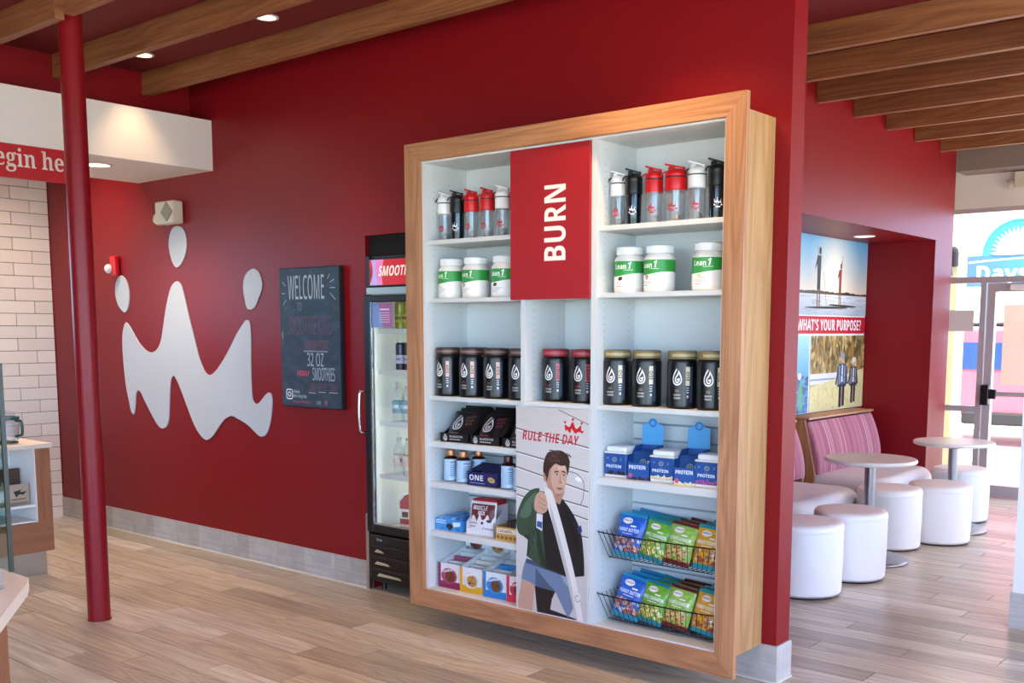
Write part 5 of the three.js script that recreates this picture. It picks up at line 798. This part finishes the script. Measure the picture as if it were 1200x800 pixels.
{ // near counter with a glass guard
  const y = 0.95, c = [[-0.605, 2.99], [-0.518, 2.99], [-0.462, 3.02], [-0.14, 3.235], [0.35, 3.56], [0.1, 4.0], [-0.9, 3.5], [-1.3, 2.99]];
  const t = thing('sales_counter', 'pale-topped sales counter with oak front cut off by the lower left corner', 'counter', [-0.6, 0, 3.2]);
  const flat = (pts, h) => { const s = shapeOf(pts.map(([x, z]) => [x, -z])); return new THREE.ExtrudeGeometry(s, { depth: h, bevelEnabled: false }).rotateX(-Math.PI / 2); };
  wpart(t, 'countertop', uvm(flat(c, 0.03).translate(0, y - 0.03, 0)), std(0xe8d8c6, 0.3));
  const inn = [[-0.66, 3.03], [-0.56, 3.03], [-0.2, 3.265], [0.28, 3.58], [0.08, 3.92], [-0.85, 3.45], [-1.2, 3.05]];
  wpart(t, 'body', uvm(flat(inn, y - 0.13).translate(0, 0.1, 0), 'y'), M.cab); wpart(t, 'plinth', flat(inn.map(([x, z]) => [x * 0.97 - 0.02, z * 0.98 + 0.065]), 0.1), M.brushed);
}
{
  const t = thing('glass_guard', 'upright clear glass guard with dark green edge on the sales counter', 'glass screen', [-0.95, 0.95, 2.995]);
  mesh('pane', new RoundedBoxGeometry(0.7, 0.52, 0.008, 2, 0.003).translate(0, 0.265, 0), M.glassGreen, t); mesh('edge', bx(0.349, 0.355, 0.004, 0.521, -0.0055, 0.0055), std(0x061511, 0.35), t, 'dark green edge');
  const c = thing('glass_clip', 'small clear acrylic clip with a dark slot near the sales counter corner', 'clip', [-0.462, 0.95, 3.092], 0.7);
  mesh('clip_body', [bx(-0.016, -0.004, 0, 0.05, -0.012, 0.012, 'y', 0.002), bx(0.004, 0.016, 0, 0.05, -0.012, 0.012, 'y', 0.002), bx(-0.016, 0.016, 0, 0.008, -0.014, 0.014, 'x', 0.002)], M.clear, c); mesh('dark_slot', bx(-0.004, 0.004, 0.008, 0.046, -0.009, 0.009), std(0x0b2420, 0.3), c);
}
// ------------------------------------------------------------------ outside the glass
{
  const l = thing('wall_lantern', 'dark wall lantern on the pale yellow pillar outside', 'lantern', [-1.53, 2.12, -6.9]);
  mesh('shade', lathe([[0.0, 0.29], [0.03, 0.285], [0.055, 0.262], [0.066, 0.22], [0.066, 0.09], [0.058, 0.086], [0, 0.086]], 20).translate(0, 0, 0.09), std(0x0c0e10, 0.5), l); mesh('bracket', [bx(-0.02, 0.02, 0.14, 0.2, 0, 0.1), cyl(0.022, 0.034, 0.09, -0.02, 0, 0.09, 16)], std(0x22282a, 0.4), l);
  const tx = canvasTex(1024, 320, (g, w, h) => { const k = g.createLinearGradient(0, 0, w, 0); k.addColorStop(0, '#22427c'); k.addColorStop(.5, '#1a5c8c'); k.addColorStop(1, '#156a90'); g.fillStyle = k; g.fillRect(0, 0, w, h); g.strokeStyle = '#a9d0e6'; g.lineWidth = 16; g.beginPath(); g.moveTo(20, 70); g.quadraticCurveTo(300, 30, w, 20); g.stroke(); g.fillStyle = '#fbfbf6'; g.font = 'bold 215px sans-serif'; g.save(); g.translate(70, 262); g.scale(.8, 1); g.fillText('Days Inn', 0, 0); g.restore(); });
  const s = thing('hotel_sign', 'roadside hotel sign with a sunburst dome reading Days Inn, seen through the glass', 'sign', [-4.55, 0, -22]); const bl = std(0x1a5c8c, 0.5);
  mesh('post', [cyl(0.12, 0.12, 2.8, -0.6, 0, 0, 16), cyl(0.12, 0.12, 2.8, 0.9, 0, 0, 16)], std(0x8a8f94, 0.5), s);
  mesh('name_board', new THREE.BoxGeometry(3.15, 0.72, 0.3).translate(0.04, 2.98, 0), [bl, bl, bl, bl, printed(tx, 0.5), bl], s);
  const half = r => { const q = new THREE.Shape(); q.moveTo(r, 0); q.absarc(0, 0, r, 0, Math.PI, false); q.closePath(); return q; };
  mesh('dome', new THREE.ExtrudeGeometry(half(0.8), { depth: 0.25, bevelEnabled: false, curveSegments: 40 }).translate(-0.35, 3.34, -0.1), std(0x0c6a78, 0.5), s);
  mesh('dome_rim', new THREE.TorusGeometry(0.8, 0.025, 6, 40, Math.PI).translate(-0.35, 3.34, 0.15), std(0x1f6f9a, 0.5), s);
  const st = []; for (let i = 0; i <= 40; i++) { const a = Math.PI * i / 40, r = i % 2 ? 0.64 : 0.46; st.push([Math.cos(a) * r, Math.sin(a) * r]); } mesh('sunburst', extr(st, 0.03).translate(-0.35, 3.34, 0.15), std(0xf6eec0, 0.5), s); mesh('sun_disc', new THREE.ExtrudeGeometry(half(0.34), { depth: 0.02, bevelEnabled: false, curveSegments: 30 }).translate(-0.35, 3.34, 0.18), std(0xf2d060, 0.5), s);
  // parked red vehicle, side on
  const v = thing('parked_van', 'red parked van with dark bumper outside the glass door', 'van', [-1.6, -0.02, -11.6]);
  const side = new THREE.Shape(); side.moveTo(-2.25, 0.55); side.lineTo(-2.28, 1.0); side.quadraticCurveTo(-2.25, 1.06, -2.1, 1.06); side.lineTo(-1.95, 1.5); side.quadraticCurveTo(-1.9, 1.58, -1.7, 1.58); side.lineTo(1.0, 1.58); side.quadraticCurveTo(1.3, 1.5, 1.6, 1.05); side.lineTo(2.3, 0.95); side.lineTo(2.35, 0.5); side.lineTo(1.85, 0.45); side.absarc(1.45, 0.38, 0.42, 0.15, Math.PI - 0.15, false); side.lineTo(-0.95, 0.4); side.absarc(-1.4, 0.38, 0.42, 0.15, Math.PI - 0.15, false); side.closePath();
  mesh('body', new THREE.ExtrudeGeometry(side, { depth: 1.6, bevelEnabled: true, bevelThickness: 0.08, bevelSize: 0.05, bevelSegments: 4, curveSegments: 16 }).translate(0, 0, -0.9), std(0xc4525e, 0.3), v);
  const gl = std(0x24406a, 0.2); for (const [a, b] of [[-1.95, -0.5], [-0.46, 0.6], [0.64, 1.2]]) mesh('side_window', extr([[a, 1.06], [b, 1.06], [b - (b > 1 ? 0.2 : 0), 1.43], [a + (a < -1.5 ? 0.12 : 0), 1.43]], 0.02, 0.004).translate(0, 0, 0.775), gl, v);
  mesh('roof_rail', [rodGeo([-1.7, 1.67, 0.6], [1.0, 1.67, 0.6], 0.03, 10), rodGeo([-1.6, 1.6, 0.6], [-1.6, 1.67, 0.6], 0.02), rodGeo([0.9, 1.6, 0.6], [0.9, 1.67, 0.6], 0.02)], M.black, v);
  mesh('bumper', [bx(-1.0, 1.02, 0.3, 0.48, 0.7, 0.84, 'x', 0.04), bx(-2.4, -1.8, 0.32, 0.56, 0.0, 0.82, 'x', 0.05)], M.blackMatt, v);
  for (const x of [-1.4, 1.45]) { const w = mesh('wheel', new THREE.TorusGeometry(0.27, 0.085, 12, 36).translate(x, 0.36, 0.72), M.blackMatt, v); mesh('rim', new THREE.CylinderGeometry(0.2, 0.2, 0.1, 28).rotateX(Math.PI / 2).translate(x, 0.36, 0.74), std(0xd2d4d6, 0.3, { metalness: 0.5 }), w); }
  mesh('tail_light', bx(-2.3, -2.2, 0.75, 1.0, 0.55, 0.8, 'y', 0.03), std(0xc81824, 0.25), v);
}
// ------------------------------------------------------------------ lamps
function downlight(label, x, y, z, r, power, angle, pen, color, aim, seen = 3) {
  const t = thing('recessed_downlight', label, 'ceiling light', [x, y, z]);
  mesh('trim_ring', lathe([[r, -0.006], [r + 0.014, -0.006], [r + 0.016, 0], [r, 0]], 36), M.white, t);
  mesh('lens', new THREE.CylinderGeometry(r, r, 0.003, 36).translate(0, -0.0035, 0), std(0xffffff, 0.5, { emissive: color, emissiveIntensity: seen }), t);
  const l = new THREE.SpotLight(color, power * LAMP, 0, angle, pen, 2); l.position.set(x, y - 0.02, z); l.target.position.set(...(aim ?? [x, 0, z])); l.castShadow = true; l.shadow.radius = r / 0.02; scene.add(l, l.target);
}
const WARM = 0xffd2a0, NEUT = 0xffe6cc;
downlight('round recessed light in the underside of the white bulkhead, beside the red pole', -4.53, 2.61, 0.62, 0.075, 9, 1.1, 0.8, NEUT);
downlight('round recessed light in the red soffit above the mural', -1.545, 2.357, -4.58, 0.075, 2.5, 1.0, 0.8, NEUT);
downlight('small recessed ceiling light by the second ceiling beam, above the chalkboard', -2.78, H1, 0.57, 0.05, 4, 0.75, 0.7, NEUT);
downlight('recessed ceiling light throwing a warm scallop on the bulkhead face', -4.0, H1, 0.58, 0.05, 2.4, 0.7, 0.5, WARM);
downlight('recessed ceiling light over the display shelf, near its left half', -1.5, H1, 1.0, 0.05, 4, 0.8, 0.7, WARM);
downlight('recessed ceiling light over the display shelf, near its right half', -0.42, H1, 0.6, 0.05, 12, 0.95, 0.7, WARM);
downlight('recessed ceiling light over the middle of the shop floor', -2.4, H1, 2.6, 0.05, 6, 1.0, 0.8, NEUT);
downlight('recessed ceiling light over the tables', 0.2, H2, -3.0, 0.05, 6, 1.0, 0.8, NEUT);
downlight('recessed ceiling light behind the bulkhead, washing the tiled wall', -5.55, H1, 0.62, 0.06, 13, 1.1, 0.8, NEUT);
downlight('added ceiling light out of frame, brightening the sales counter', -0.7, H1, 3.3, 0.05, 9, 0.8, 0.7, NEUT);  // unseen lamp, added to brighten the countertop
renderer.render(scene, camera);
